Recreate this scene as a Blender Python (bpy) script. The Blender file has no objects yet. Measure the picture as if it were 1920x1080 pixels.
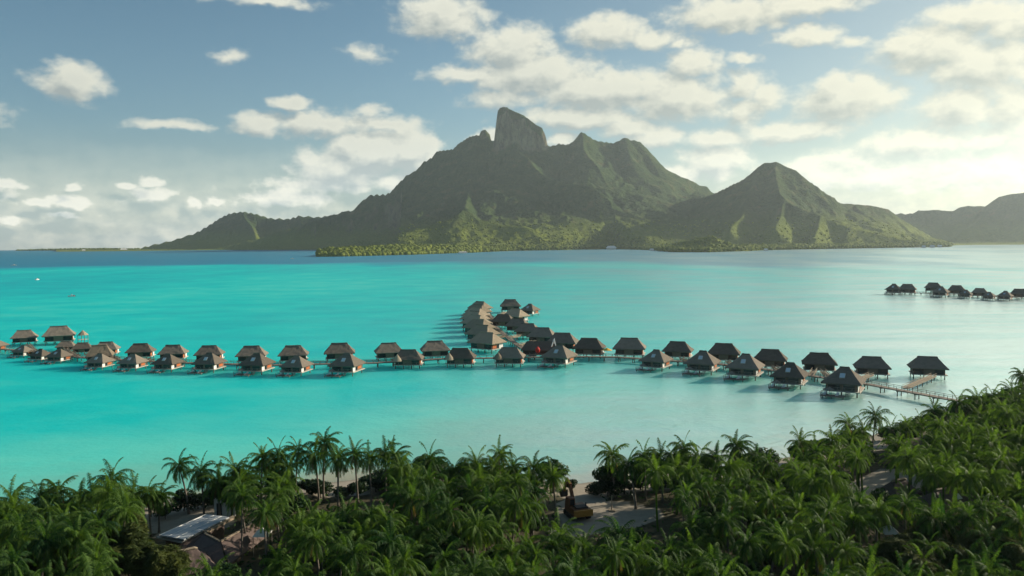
import bpy, math, random
import numpy as np
from mathutils import Vector, Matrix, noise as mnoise
rad = math.radians
S = bpy.context.scene
COL = S.collection
random.seed(7); rng = np.random.default_rng(7)

# ------------------------------------------------------------------ camera
F_PX, CAM_H = 1507.0, 44.0
PITCH, ROLL = -math.atan(86/1507.0), -math.atan(18/1920.0)
CAM = Vector((0, 0, CAM_H))
fwd = Vector((0, math.cos(PITCH), math.sin(PITCH)))
r0 = Vector((1, 0, 0)); u0 = r0.cross(fwd)
rgt = (math.cos(ROLL)*r0 + math.sin(ROLL)*u0).normalized()
upv = rgt.cross(fwd).normalized()
cd = bpy.data.cameras.new('camera'); cam = bpy.data.objects.new('camera', cd); COL.objects.link(cam)
cd.sensor_width = 36; cd.lens = 36*F_PX/1920; cd.clip_start = 1; cd.clip_end = 60000
M = Matrix.Identity(4)
for i in range(3):
    M[i][0], M[i][1], M[i][2], M[i][3] = rgt[i], upv[i], -fwd[i], CAM[i]
cam.matrix_world = M
S.camera = cam

def ray(px, py):
    return (fwd + rgt*((px-960)/F_PX) + upv*((540-py)/F_PX)).normalized()
def P(px, py, z=0.0):                       # where a photo pixel meets the level z
    d = ray(px, py); t = (z-CAM_H)/d.z
    return CAM + d*t
def PR(px, py, r):                          # a photo pixel at horizontal distance r
    d = ray(px, py); return CAM + d*(r/math.hypot(d.x, d.y))
def proj(p):
    v = Vector(p)-CAM; w = v.dot(fwd)
    return 960+F_PX*v.dot(rgt)/w, 540-F_PX*v.dot(upv)/w

# ------------------------------------------------------------------ light, view
SUN_AZ, SUN_EL = 64.0, 20.0                 # azimuth to the right of the view direction (+Y)
S.view_settings.view_transform = 'Standard'; S.view_settings.look = 'None'
S.view_settings.gamma = 1; S.view_settings.exposure = 0.62
S.render.engine = 'CYCLES'
cy = S.cycles
cy.use_denoising = True
try: cy.denoiser = 'OPENIMAGEDENOISE'
except Exception: pass
cy.max_bounces = 5; cy.diffuse_bounces = 2; cy.glossy_bounces = 2; cy.transmission_bounces = 3
cy.transparent_max_bounces = 6; cy.volume_bounces = 0
cy.caustics_reflective = False; cy.caustics_refractive = False
cy.sample_clamp_indirect = 4.0

sun = bpy.data.lights.new('sun', 'SUN'); sun.energy = 4.6; sun.angle = rad(0.5); sun.color = (1.0, 0.89, 0.72)
so = bpy.data.objects.new('sun', sun); COL.objects.link(so)
sd = Vector((math.sin(rad(SUN_AZ))*math.cos(rad(SUN_EL)), math.cos(rad(SUN_AZ))*math.cos(rad(SUN_EL)), math.sin(rad(SUN_EL))))
so.rotation_euler = sd.to_track_quat('Z', 'Y').to_euler(); so.location = (300, 100, 300)

# ------------------------------------------------------------------ node helpers
class NT:
    def __init__(s, tree): s.t = tree
    def n(s, kind, ins=None, **props):
        nd = s.t.nodes.new(kind)
        for k, v in props.items(): setattr(nd, k, v)
        for k, v in (ins or {}).items():
            sock = nd.inputs[k]
            if isinstance(v, bpy.types.NodeSocket): s.t.links.new(v, sock)
            elif isinstance(v, bpy.types.Node): s.t.links.new(v.outputs[0], sock)
            else: sock.default_value = v
        return nd
    def math(s, op, a, b=0.0, c=0.0, clamp=False):
        nd = s.n('ShaderNodeMath', {0: a, 1: b, 2: c}, operation=op); nd.use_clamp = clamp
        return nd.outputs[0]
    def vec(s, op, a, b=(0, 0, 0), c=(0, 0, 0)):
        nd = s.n('ShaderNodeVectorMath', {0: a, 1: b}, operation=op)
        if op == 'MULTIPLY_ADD':
            if isinstance(c, bpy.types.NodeSocket): s.t.links.new(c, nd.inputs[2])
            else: nd.inputs[2].default_value = c
        return nd.outputs['Value'] if op in ('LENGTH', 'DOT_PRODUCT') else nd.outputs[0]
    def mix(s, f, a, b):
        nd = s.n('ShaderNodeMix', data_type='RGBA')
        for k, v in ((0, f), (6, a), (7, b)):
            if isinstance(v, bpy.types.NodeSocket): s.t.links.new(v, nd.inputs[k])
            else: nd.inputs[k].default_value = v if k == 0 else (*v, 1) if len(v) == 3 else v
        return nd.outputs[2]
    def noise(s, vec, scale, detail=3, rough=0.55, out='Fac', **kw):
        nd = s.n('ShaderNodeTexNoise', {'Scale': scale, 'Detail': detail, 'Roughness': rough, **kw})
        if vec is not None: s.t.links.new(vec, nd.inputs['Vector'])
        return nd.outputs[out]
    def ramp(s, f, stops, interp='LINEAR'):
        nd = s.n('ShaderNodeValToRGB', {0: f}); cr = nd.color_ramp; cr.interpolation = interp
        while len(cr.elements) < len(stops): cr.elements.new(0.5)
        for e, (p, c) in zip(cr.elements, stops):
            e.position = p; e.color = (c, c, c, 1) if isinstance(c, (int, float)) else (*c, 1)
        return nd.outputs[0]
    def smooth(s, v, a, b):
        nd = s.n('ShaderNodeMapRange', {0: v, 1: a, 2: b, 3: 0.0, 4: 1.0}, interpolation_type='SMOOTHSTEP')
        return nd.outputs[0]

# ------------------------------------------------------------------ sky with clouds (a world, at infinity)
W = bpy.data.worlds.new('World'); S.world = W; W.use_nodes = True
wt = W.node_tree; wt.nodes.clear(); w = NT(wt)
sky = w.n('ShaderNodeTexSky', sky_type='NISHITA', sun_disc=False, sun_elevation=rad(SUN_EL), sun_rotation=rad(SUN_AZ),
          altitude=40, air_density=1.0, dust_density=0.8, ozone_density=1.0)
tc = w.n('ShaderNodeTexCoord')
SKY_STRENGTH = 0.062
# cloud ellipses: photo pixel centre, half width, half height, weight
CL = [(135,152,56,36,1.0),(430,106,34,13,.62),(545,195,44,16,1.0),(330,232,85,12,.72),(600,234,130,26,.86),(490,236,60,22,.95),(730,238,80,22,.85),
 (690,208,40,14,.6),(690,98,50,15,.5),(700,288,95,44,1.4),(640,315,100,42,1.15),(775,286,55,42,1.5),(660,272,36,22,1.3),
 (600,345,150,22,.72),(540,372,100,30,.8),(740,340,110,26,.75),(70,384,34,12,.9),(130,378,34,16,.9),(278,338,28,13,.8),(285,366,44,18,.9),
 (355,382,18,12,.85),(412,378,20,11,.8),(45,348,26,11,.8),(140,350,16,10,.8),(235,350,26,10,.75),(15,345,25,12,.8),(15,412,30,9,.7),(120,405,40,10,.6),
 (120,385,330,26,.34),(480,380,180,36,.42),
 (500,2,110,13,.66),(830,34,92,44,1.0),(960,92,90,48,1.05),(1000,140,130,50,1.05),(1130,170,150,44,1.1),(1270,185,100,46,1.1),(880,140,90,20,.85),(950,185,90,22,.75),
 (1090,222,150,22,1.0),(1300,122,56,30,.95),(1140,58,78,32,1.0),(1220,72,60,18,.8),(1375,26,130,32,.95),(1500,8,120,24,.85),(1275,84,40,12,.6),(1395,108,36,11,.7),
 (1515,64,70,20,.75),(1595,76,40,11,.6),(1590,186,92,42,1.1),(1560,160,40,26,1.05),(1745,90,96,44,1.0),(1850,125,90,52,1.0),(1830,26,90,28,.9),(1905,40,60,40,.9),(1690,80,40,22,.8),
 (1800,202,66,36,1.0),(1895,200,50,60,.8),(1400,160,44,36,.85),(1440,184,40,24,.85),(1390,210,40,30,.8),(1480,245,120,24,.9),(1350,262,70,22,.9),(1225,258,60,22,1.0),(1340,305,70,38,1.0),
 (1270,330,50,22,1.0),(1520,322,70,28,1.0),(1720,268,100,32,.9),(1860,262,90,26,.7),(1785,328,40,12,.75),(1600,300,90,30,.6),(1640,330,280,44,.66),(1850,320,180,50,.62),(1500,350,120,24,.7),
 (1060,260,36,15,1.0),(930,256,28,14,1.0),(895,258,26,11,.9),(1180,240,60,20,.9),(2050,120,140,80,.9),(2080,300,150,60,.8),(-160,200,120,40,.8),(-130,370,160,40,.6),
 (1000,-90,260,60,.9),(1700,-110,320,70,.9),(300,-150,160,40,.7)]
def azel(px, py):
    d = ray(px, py); return math.degrees(math.atan2(d.x, d.y)), math.degrees(math.asin(d.z))
grp = bpy.data.node_groups.new('cloud_field', 'ShaderNodeTree')
grp.interface.new_socket('uv', in_out='INPUT', socket_type='NodeSocketVector')
grp.interface.new_socket('d', in_out='OUTPUT', socket_type='NodeSocketFloat')
g = NT(grp); gi = grp.nodes.new('NodeGroupInput'); go = grp.nodes.new('NodeGroupOutput')
uv = gi.outputs[0]
stre = g.vec('MULTIPLY', uv, (1.0, 1.5, 1.0))
wn = g.noise(stre, 0.42, 3, 0.55, 'Color')
uvw = g.vec('MULTIPLY_ADD', wn, (2.2, 1.3, 0), uv)
uvw = g.vec('ADD', uvw, (-1.1, -0.65, 0))
acc = None
for px, py, hw, hh, wgt in CL:
    a, e = azel(px, py); k = 57.2958/F_PX
    iw, ih = 1/(hw*k*1.25), 1/(hh*k*1.25)
    q = g.vec('MULTIPLY_ADD', uvw, (iw, ih, 0), (-a*iw, -e*ih, 0))
    ln = g.vec('LENGTH', q)
    v = g.math('MULTIPLY_ADD', ln, -wgt, wgt)
    acc = v if acc is None else g.math('SMOOTH_MAX', acc, v, 0.12)
fb = g.noise(stre, 0.8, 7, 0.56)
dens = g.math('MULTIPLY_ADD', fb, 0.9, g.math('ADD', acc, -0.53))
grp.links.new(dens, go.inputs[0])
dirv = tc.outputs['Generated']
sundot = w.vec('DOT_PRODUCT', dirv, tuple(sd))
sx = w.n('ShaderNodeSeparateXYZ', {0: dirv})
azn = w.math('MULTIPLY', w.math('ARCTAN2', sx.outputs[0], sx.outputs[1]), 57.2958)
eln = w.math('MULTIPLY', w.math('ARCSINE', sx.outputs[2]), 57.2958)
uvn = w.n('ShaderNodeCombineXYZ', {0: azn, 1: eln, 2: 0.0}).outputs[0]
g1 = w.n('ShaderNodeGroup'); g1.node_tree = grp; wt.links.new(uvn, g1.inputs[0])
uv2 = w.vec('ADD', uvn, (0.55, 0.75, 0))
g2 = w.n('ShaderNodeGroup'); g2.node_tree = grp; wt.links.new(uv2, g2.inputs[0])
d1, d2 = g1.outputs[0], g2.outputs[0]
alpha = w.smooth(d1, -0.06, 0.50)
lit = w.math('MULTIPLY_ADD', w.math('SUBTRACT', d1, d2), 1.5, 0.60, clamp=True)
thick = w.smooth(d1, 0.25, 1.0)
lit = w.math('SUBTRACT', lit, w.math('MULTIPLY', thick, 0.18), clamp=True)
low = w.smooth(eln, 9.0, 1.0)                # far clouds near the horizon: brighter, warmer
ccol = w.mix(lit, (0.28, 0.31, 0.30), (0.62, 0.61, 0.51))
clow = w.mix(lit, (0.46, 0.53, 0.54), (0.98, 0.95, 0.82))
ccol = w.mix(low, ccol, clow)
ccol = w.mix(w.smooth(sundot, 0.35, 0.95), ccol, w.vec('MULTIPLY', ccol, (1.05, 1.01, 0.93)))
tint = w.mix(w.smooth(eln, 4.0, 20.0), (0.76, 1.03, 1.12), (0.62, 0.92, 0.98))
tint = w.mix(w.smooth(sundot, 0.30, 0.97), tint, (0.90, 0.92, 0.83))
skyc = w.vec('MULTIPLY', sky.outputs[0], tint)
bg1 = w.n('ShaderNodeBackground', {0: skyc, 1: SKY_STRENGTH})
bg2 = w.n('ShaderNodeBackground', {0: ccol, 1: 0.95})
veil = w.math('MULTIPLY', w.smooth(eln, 8.5, 0.0), w.math('MULTIPLY_ADD', w.noise(w.vec('MULTIPLY', uvn, (0.05, 0.3, 1)), 1.0, 4), 0.7, 0.28), clamp=True)
ccol = w.mix(w.math('MULTIPLY', alpha, 1.0, clamp=True), (0.42, 0.50, 0.50), ccol)
am = w.math('MAXIMUM', w.math('MULTIPLY', alpha, 0.92), veil)
mx = w.n('ShaderNodeMixShader', {0: am, 1: bg1.outputs[0], 2: bg2.outputs[0]})
wo = w.n('ShaderNodeOutputWorld', {0: mx.outputs[0]})
try:
    W.cycles.sampling_method = 'MANUAL'; W.cycles.sample_map_resolution = 512
except Exception: pass

# ------------------------------------------------------------------ materials
def mat(name):
    m = bpy.data.materials.new(name); m.use_nodes = True; t = m.node_tree; t.nodes.clear()
    k = NT(t); out = t.nodes.new('ShaderNodeOutputMaterial')
    return m, k, out
def simple(name, c, rough=0.7, var=0.15, scale=2.0, bump=0.0, spec=0.3):
    m, k, out = mat(name)
    pos = k.n('ShaderNodeTexCoord').outputs['Object']
    nz = k.noise(pos, scale, 4)
    col = k.mix(nz, tuple(max(0, x*(1-var)) for x in c), tuple(min(1, x*(1+var)) for x in c))
    b = k.n('ShaderNodeBsdfPrincipled', {'Base Color': col, 'Roughness': rough, 'Specular IOR Level': spec})
    if bump:
        bn = k.n('ShaderNodeBump', {'Strength': bump, 'Distance': 0.05, 'Height': nz}); k.t.links.new(bn.outputs[0], b.inputs['Normal'])
    k.t.links.new(b.outputs[0], out.inputs[0]); return m
def thatch_mat(name, c1, c2):
    m, k, out = mat(name)
    pos = k.n('ShaderNodeTexCoord').outputs['Object']
    info = k.n('ShaderNodeObjectInfo')
    st = k.vec('MULTIPLY', pos, (1.0, 1.0, 0.18))
    n1 = k.noise(st, 7.0, 4, 0.6); n2 = k.noise(pos, 0.6, 3)
    wv = k.n('ShaderNodeTexWave', {'Scale': 1.6, 'Distortion': 3.0, 'Detail': 2.0, 'Vector': pos}, wave_type='BANDS', bands_direction='Z')
    f = k.math('MULTIPLY_ADD', n1, 0.5, k.math('MULTIPLY_ADD', n2, 0.5, k.math('MULTIPLY', wv.outputs[1], 0.12)), clamp=True)
    col = k.mix(f, c1, c2)
    vv = k.math('MULTIPLY_ADD', info.outputs['Random'], 0.7, 0.7)
    col = k.vec('SCALE', col); k.t.links.new(vv, col.node.inputs['Scale'])
    bn = k.n('ShaderNodeBump', {'Strength': 0.7, 'Distance': 0.12, 'Height': k.math('ADD', n1, wv.outputs[1])})
    b = k.n('ShaderNodeBsdfPrincipled', {'Base Color': col, 'Roughness': 0.95, 'Specular IOR Level': 0.15, 'Normal': bn.outputs[0]})
    k.t.links.new(b.outputs[0], out.inputs[0]); return m
def leaf_mat(name, c1, c2, trans=0.45, rough=0.45):
    m, k, out = mat(name)
    info = k.n('ShaderNodeObjectInfo'); geo = k.n('ShaderNodeNewGeometry')
    nz = k.noise(geo.outputs['Position'], 0.35, 3)
    f = k.math('ADD', k.math('MULTIPLY', info.outputs['Random'], 0.55), k.math('MULTIPLY_ADD', nz, 1.2, -0.38), clamp=True)
    rpi = geo.outputs['Random Per Island']
    f = k.math('ADD', f, k.math('MULTIPLY_ADD', rpi, 0.5, -0.25), clamp=True)
    col = k.mix(f, c1, c2)
    pb = k.n('ShaderNodeBsdfPrincipled', {'Base Color': col, 'Roughness': rough, 'Specular IOR Level': 0.18})
    tcol = k.vec('MULTIPLY', col, (1.5, 1.45, 0.7))
    tr = k.n('ShaderNodeBsdfTranslucent', {'Color': tcol})
    ms = k.n('ShaderNodeMixShader', {0: trans, 1: pb.outputs[0], 2: tr.outputs[0]})
    k.t.links.new(ms.outputs[0], out.inputs[0]); return m

MT = {}
MT['thatch'] = thatch_mat('thatch', (0.115, 0.098, 0.080), (0.27, 0.228, 0.178))
MT['thatch_pale_sunlit'] = thatch_mat('thatch_pale_sunlit', (0.22, 0.18, 0.13), (0.42, 0.34, 0.24))  # paler copy of thatch, sunlight put into the colour of the tan roofs
MT['timber'] = simple('timber', (0.085, 0.055, 0.04), 0.7, 0.3, 3)
MT['woven'] = simple('woven_panel', (0.20, 0.155, 0.11), 0.85, 0.3, 6)
MT['shutter'] = simple('orange_shutter', (0.50, 0.13, 0.035), 0.5, 0.25, 5)
MT['white'] = simple('white_paint', (0.78, 0.76, 0.70), 0.6, 0.06, 3)
MT['post'] = simple('weathered_post', (0.20, 0.18, 0.15), 0.85, 0.3, 4)
MT['deck'] = simple('weathered_deck', (0.24, 0.20, 0.16), 0.8, 0.25, 3)
MT['decklight'] = simple('pale_deck_edge', (0.50, 0.46, 0.39), 0.8, 0.15, 3)
MT['glassdark'] = simple('dark_window', (0.02, 0.022, 0.024), 0.12, 0.1, 2, spec=0.5)
MT['glasslight'] = simple('skylight_glass', (0.55, 0.62, 0.66), 0.15, 0.08, 2, spec=0.6)
MT['red'] = simple('red_canvas', (0.55, 0.03, 0.02), 0.7, 0.1)
MT['yellow'] = simple('yellow_canvas', (0.75, 0.42, 0.04), 0.7, 0.1)
MT['excavator'] = simple('excavator_paint', (0.16, 0.062, 0.024), 0.5, 0.35, 2.5)
MT['ochre'] = simple('ochre_paint', (0.40, 0.19, 0.035), 0.5, 0.3, 2.5)
MT['rubber'] = simple('dark_steel', (0.035, 0.033, 0.032), 0.7, 0.3)
MT['shingle'] = simple('brown_shingle', (0.125, 0.09, 0.078), 0.8, 0.35, 3, 0.4)
MT['metalroof'] = simple('grey_metal_roof', (0.40, 0.43, 0.45), 0.45, 0.08, 1.5)
MT['tan'] = simple('tan_timber', (0.30, 0.24, 0.17), 0.8, 0.25, 3)
MT['plaster'] = simple('pale_plaster', (0.48, 0.46, 0.42), 0.85, 0.12, 1.0)
MT['farroof'] = simple('far_thatch_roof', (0.24, 0.17, 0.14), 0.9, 0.25, 0.3)
MT['trunk'] = simple('palm_trunk', (0.17, 0.145, 0.115), 0.9, 0.35, 3)
MT['bark'] = simple('dark_bark', (0.09, 0.075, 0.06), 0.9, 0.3, 2)
MT['palm'] = leaf_mat('palm_frond', (0.012, 0.055, 0.017), (0.105, 0.190, 0.026), 0.48, 0.65)
MT['palm_dry'] = leaf_mat('dry_frond', (0.13, 0.095, 0.04), (0.22, 0.17, 0.075), 0.3)
MT['broad'] = leaf_mat('broad_leaf', (0.012, 0.042, 0.016), (0.045, 0.095, 0.024), 0.33)
MT['beach'] = leaf_mat('beach_shrub_leaf', (0.014, 0.034, 0.018), (0.03, 0.06, 0.024), 0.22)
MT['wispy'] = leaf_mat('ironwood_needle', (0.045, 0.070, 0.020), (0.110, 0.130, 0.032), 0.4, 0.7)
MT['far_leaf'] = leaf_mat('far_canopy', (0.06, 0.125, 0.018), (0.26, 0.30, 0.035), 0.35, 0.8)

# ------------------------------------------------------------------ mesh helpers
class MB:
    def __init__(s): s.v = []; s.f = []
    def add(s, vs, fs):
        o = len(s.v); s.v += [tuple(v) for v in vs]; s.f += [tuple(i+o for i in f) for f in fs]; return s
    def box(s, x0, x1, y0, y1, z0, z1):
        return s.add([(x0,y0,z0),(x1,y0,z0),(x1,y1,z0),(x0,y1,z0),(x0,y0,z1),(x1,y0,z1),(x1,y1,z1),(x0,y1,z1)],
                     [(3,2,1,0),(4,5,6,7),(0,1,5,4),(1,2,6,5),(2,3,7,6),(3,0,4,7)])
    def bar(s, a, b, wd, ht):                # box beam from a to b (top face along the line)
        a, b = Vector(a), Vector(b); d = (b-a).normalized()
        sd_ = Vector((d.y, -d.x, 0))
        if sd_.length < 1e-4: sd_ = Vector((1, 0, 0))
        sd_ = sd_.normalized()*wd/2; u = sd_.cross(d).normalized()*ht
        if u.z < 0: u = -u
        return s.add([a-sd_-u, a+sd_-u, b+sd_-u, b-sd_-u, a-sd_, a+sd_, b+sd_, b-sd_],
                     [(3,2,1,0),(4,5,6,7),(0,1,5,4),(1,2,6,5),(2,3,7,6),(3,0,4,7)])
    def tube(s, pts, rs, n=7):
        o = []
        for i, p in enumerate(pts):
            p = Vector(p); a = Vector(pts[max(i-1, 0)]); b = Vector(pts[min(i+1, len(pts)-1)])
            d = (b-a).normalized(); x = d.orthogonal().normalized() if abs(d.z) < 0.99 else Vector((1, 0, 0))
            x = (x - d*x.dot(d)).normalized(); y = d.cross(x)
            for k in range(n):
                t = 2*math.pi*k/n; o.append(p + (x*math.cos(t)+y*math.sin(t))*rs[i])
        fs = [(i*n+k, i*n+(k+1)%n, (i+1)*n+(k+1)%n, (i+1)*n+k) for i in range(len(pts)-1) for k in range(n)]
        fs.append(tuple(reversed(range(n)))); fs.append(tuple((len(pts)-1)*n+k for k in range(n)))
        return s.add(o, fs)
    def patch(s, a, b, c, d, nu=10, nv=5, jit=0.05):   # bilinear patch, corners a b (bottom) c d (top right, top left)
        a, b, c, d = map(Vector, (a, b, c, d)); vs = []
        for j in range(nv+1):
            for i in range(nu+1):
                u, v = i/nu, j/nv
                p = (a*(1-u)+b*u)*(1-v) + (d*(1-u)+c*u)*v
                p = p + Vector((0, 0, 1))*(-0.07*math.sin(math.pi*v))
                h = mnoise.noise(p*1.7)*jit + mnoise.noise(p*0.6)*jit*1.2
                vs.append((p.x, p.y, p.z+h))
        fs = [(j*(nu+1)+i, j*(nu+1)+i+1, (j+1)*(nu+1)+i+1, (j+1)*(nu+1)+i) for j in range(nv) for i in range(nu)]
        return s.add(vs, fs)
    def cone(s, c, r, z0, z1, n=14, a0=0, a1=2*math.pi):
        vs = [(c[0], c[1], z1)]
        full = a1-a0 > 6.2
        for k in range(n if full else n+1):
            t = a0+(a1-a0)*k/n; vs.append((c[0]+r*math.cos(t), c[1]+r*math.sin(t), z0))
        m = n if full else n+1
        fs = [(0, 1+k, 1+(k+1) % m) for k in range(m if full else m-1)] + [tuple(reversed(range(1, m+1)))]
        return s.add(vs, fs)
    def mesh(s, name):
        me = bpy.data.meshes.new(name); me.from_pydata(s.v, [], s.f); me.update(); return me
    def build(s, name, m, parent=None, smooth=False):
        me = s.mesh(name); me.materials.append(m)
        if smooth: me.polygons.foreach_set('use_smooth', [True]*len(me.polygons))
        o = bpy.data.objects.new(name, me); COL.objects.link(o)
        if parent is not None: o.parent = parent
        return o
def big_mesh(name, V, Fq, m, smooth=False, attr=None):
    me = bpy.data.meshes.new(name); V = np.asarray(V, np.float32); Fq = np.asarray(Fq, np.int32); k = Fq.shape[1]
    me.vertices.add(len(V)); me.vertices.foreach_set('co', V.ravel())
    me.loops.add(Fq.size); me.loops.foreach_set('vertex_index', Fq.ravel())
    me.polygons.add(len(Fq)); me.polygons.foreach_set('loop_start', np.arange(0, Fq.size, k, dtype=np.int32))
    try: me.polygons.foreach_set('loop_total', np.full(len(Fq), k, np.int32))
    except Exception: pass
    me.update(calc_edges=True)
    if smooth: me.polygons.foreach_set('use_smooth', np.ones(len(Fq), bool))
    for an, av in (attr or {}).items():
        a = me.attributes.new(an, 'FLOAT', 'POINT'); a.data.foreach_set('value', np.asarray(av, np.float32))
    me.validate(); me.materials.append(m); return me
def link(name, me, parent=None):
    o = bpy.data.objects.new(name, me); COL.objects.link(o)
    if parent is not None: o.parent = parent
    return o
def tag(o, label=None, cat=None, group=None, kind=None):
    if label: o['label'] = label
    if cat: o['category'] = cat
    if group: o['group'] = group
    if kind: o['kind'] = kind
    return o
def empty(name, loc=(0, 0, 0), rz=0.0, sc=1.0):
    o = bpy.data.objects.new(name, None); COL.objects.link(o); o.location = loc; o.rotation_euler = (0, 0, rz); o.scale = (sc, sc, sc)
    o.empty_display_size = 0.5; return o
def kids(o): return [c for c in bpy.data.objects if c.parent == o]
KID = {}
def copy_thing(root):
    def rec(o, par):
        c = o.copy(); COL.objects.link(c); c.parent = par
        if o not in KID: KID[o] = kids(o)
        for ch in KID[o]: rec(ch, c)
        return c
    return rec(root, None)

# ------------------------------------------------------------------ near island: shoreline and ground
SHORE_PX = [(-700,1010),(-400,1000),(-100,985),(0,975),(140,968),(280,952),(330,946),(430,935),(560,918),(620,905),(690,897),(760,893),(900,893),(1000,900),(1085,907),
            (1200,893),(1300,882),(1440,866),(1560,838),(1650,812),(1720,792),(1780,772),(1850,757),(1930,741),(2050,722),(2300,690)]
SH = np.array([P(x, y, 0.0)[:2] for x, y in SHORE_PX])
SH = SH[np.argsort(SH[:, 0])]
def shore_y(x): return np.interp(x, SH[:, 0], SH[:, 1])
def ground_z(x, y):
    s = shore_y(x)-y                          # metres inland (positive on land)
    z = np.where(s > 0, 1.5*(1-np.exp(-s/9.0)), s*0.10)
    return z
gx = np.linspace(-190, 320, 256); gy = np.linspace(-40, 330, 200)
GX, GY = np.meshgrid(gx, gy)
GZ = ground_z(GX, GY)
mask = GZ.ravel()
gn = np.array([mnoise.noise((x*0.13, y*0.13, 0)) for x, y in zip(GX.ravel(), GY.ravel())])
GZ = np.maximum(GZ, -1.6) + (gn*0.22*np.clip(mask, 0, 1)).reshape(GZ.shape)
def grid_faces(ny, nx):
    idx = np.arange(ny*nx).reshape(ny, nx)
    return np.stack([idx[:-1, :-1], idx[:-1, 1:], idx[1:, 1:], idx[1:, :-1]], -1).reshape(-1, 4)
m, k, out = mat('sand_ground')
geo = k.n('ShaderNodeNewGeometry'); pos = geo.outputs['Position']
n1 = k.noise(pos, 0.16, 5, 0.6); n2 = k.noise(pos, 1.3, 4)
sand = k.mix(n2, (0.28, 0.245, 0.195), (0.42, 0.37, 0.29))
litter = k.mix(n2, (0.045, 0.042, 0.025), (0.13, 0.115, 0.07))
inl = k.n('ShaderNodeAttribute', attribute_name='inland').outputs['Fac']
f = k.smooth(k.math('ADD', inl, k.math('MULTIPLY_ADD', n1, 0.7, -0.35)), 0.35, 0.65)
colr = k.mix(f, sand, litter)
zz = k.n('ShaderNodeSeparateXYZ', {0: pos}).outputs[2]
wet = k.smooth(zz, 0.30, 0.02)
colr = k.mix(k.math('MULTIPLY', wet, 0.6), colr, (0.20, 0.17, 0.12))
bn = k.n('ShaderNodeBump', {'Strength': 0.5, 'Distance': 0.15, 'Height': n2})
b = k.n('ShaderNodeBsdfPrincipled', {'Base Color': colr, 'Roughness': 0.95, 'Specular IOR Level': 0.1, 'Normal': bn.outputs[0]})
k.t.links.new(b.outputs[0], out.inputs[0]); MT['sand'] = m
CLEAR = [np.array([P(x, y, 1.5)[:2] for x, y in poly]) for poly in (
    [(1035,1010),(1045,960),(1062,915),(1110,905),(1130,938),(1180,936),(1235,955),(1248,972),(1170,990),(1110,1005)],
    [(1560,925),(1600,900),(1660,876),(1720,880),(1760,905),(1700,930),(1620,935)],
    [(590,930),(600,890),(700,885),(690,918)], [(270,985),(330,950),(420,950),(440,985),(300,1010)], [(455,975),(510,955),(560,965),(500,990)])]
def in_poly(pts, poly):
    x, y = pts[:, 0], pts[:, 1]; c = np.zeros(len(pts), bool); j = len(poly)-1
    for i in range(len(poly)):
        xi, yi = poly[i]; xj, yj = poly[j]
        c ^= ((yi > y) != (yj > y)) & (x < (xj-xi)*(y-yi)/(yj-yi+1e-9)+xi); j = i
    return c
gp = np.stack([GX.ravel(), GY.ravel()], 1)
inland = np.clip((shore_y(gp[:, 0])-gp[:, 1]-7)/10, 0, 1)
for c in CLEAR: inland[in_poly(gp, c)] = 0.0
gme = big_mesh('ground', np.stack([GX.ravel(), GY.ravel(), GZ.ravel()], 1), grid_faces(*GX.shape), MT['sand'], True, {'inland': inland})
tag(link('ground', gme), kind='structure')

# ------------------------------------------------------------------ water
ang = np.radians(np.linspace(-100, 100, 360)); rr = np.concatenate([[2], np.geomspace(60, 12000, 260)])
A_, R_ = np.meshgrid(ang, rr)
WX, WY = np.sin(A_)*R_, np.cos(A_)*R_
sdist = WY-shore_y(WX)                         # metres out from the near beach
# sea depth, 0 = wet sand ... 1 = deep channel
shelf = np.clip(sdist/(70+75*np.exp(-((WX-25)/55)**2)), 0, 1)**0.7*0.42
chan_r = np.interp(np.degrees(A_), [-60, -33, -20, -8, 2, 12, 20, 33, 60], [1750, 1850, 2000, 1780, 1700, 1550, 1500, 1600, 1700])
wob = np.array([mnoise.fractal((x*0.0022, y*0.0011, 3.1), 1.0, 2.0, 4) for x, y in zip(WX.ravel(), WY.ravel())]).reshape(WX.shape)
wob2 = np.array([mnoise.fractal((x*0.009, y*0.0032, 7.7), 1.0, 2.0, 4) for x, y in zip(WX.ravel(), WY.ravel())]).reshape(WX.shape)
deep = 1/(1+np.exp(-(R_-chan_r-wob*420-wob2*90)/75.0))
bar_ = np.exp(-((R_-chan_r*0.90)/120)**2)*0.10
depth = shelf + np.clip((R_-300)/900, 0, 1)*0.08 - bar_ + 0.09*wob + 0.07*wob2 + deep*0.55
depth = np.where(sdist < 0, 0, np.clip(depth, 0, 1))
azd = np.degrees(A_)
glare_weight = np.interp(azd, [-60, -26, -18, -8, 0, 9, 16, 24, 32, 60], [.04, .04, .07, .14, .31, .46, .60, .78, .92, .92])
glare_weight = glare_weight*(1+.8*np.exp(-((R_-190)/70)**2)*np.exp(-((azd-2)/16)**2))*(1+.30*wob2)*(1+.15*wob)      # gloss weight by bearing: sky glare painted in, stronger towards the right
m, k, out = mat('lagoon_water')
geo = k.n('ShaderNodeNewGeometry'); pos = geo.outputs['Position']
dp = k.n('ShaderNodeAttribute', attribute_name='depth').outputs['Fac']
nz = k.noise(k.vec('MULTIPLY', pos, (0.022, 0.03, 1)), 1.0, 5, 0.6)
dpn = k.math('ADD', dp, k.math('MULTIPLY_ADD', nz, 0.36, -0.18))
colr = k.ramp(dpn, [(0.0, (0.36, 0.40, 0.28)), (0.07, (0.19, 0.52, 0.42)), (0.24, (0.11, 0.66, 0.56)), (0.42, (0.005, 0.57, 0.54)), (0.56, (0.0, 0.44, 0.48)), (0.8, (0.03, 0.27, 0.40)), (1.0, (0.03, 0.22, 0.34))])
wv1 = k.noise(k.vec('MULTIPLY', pos, (0.55, 0.75, 1)), 1.0, 3, 0.6)
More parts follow.
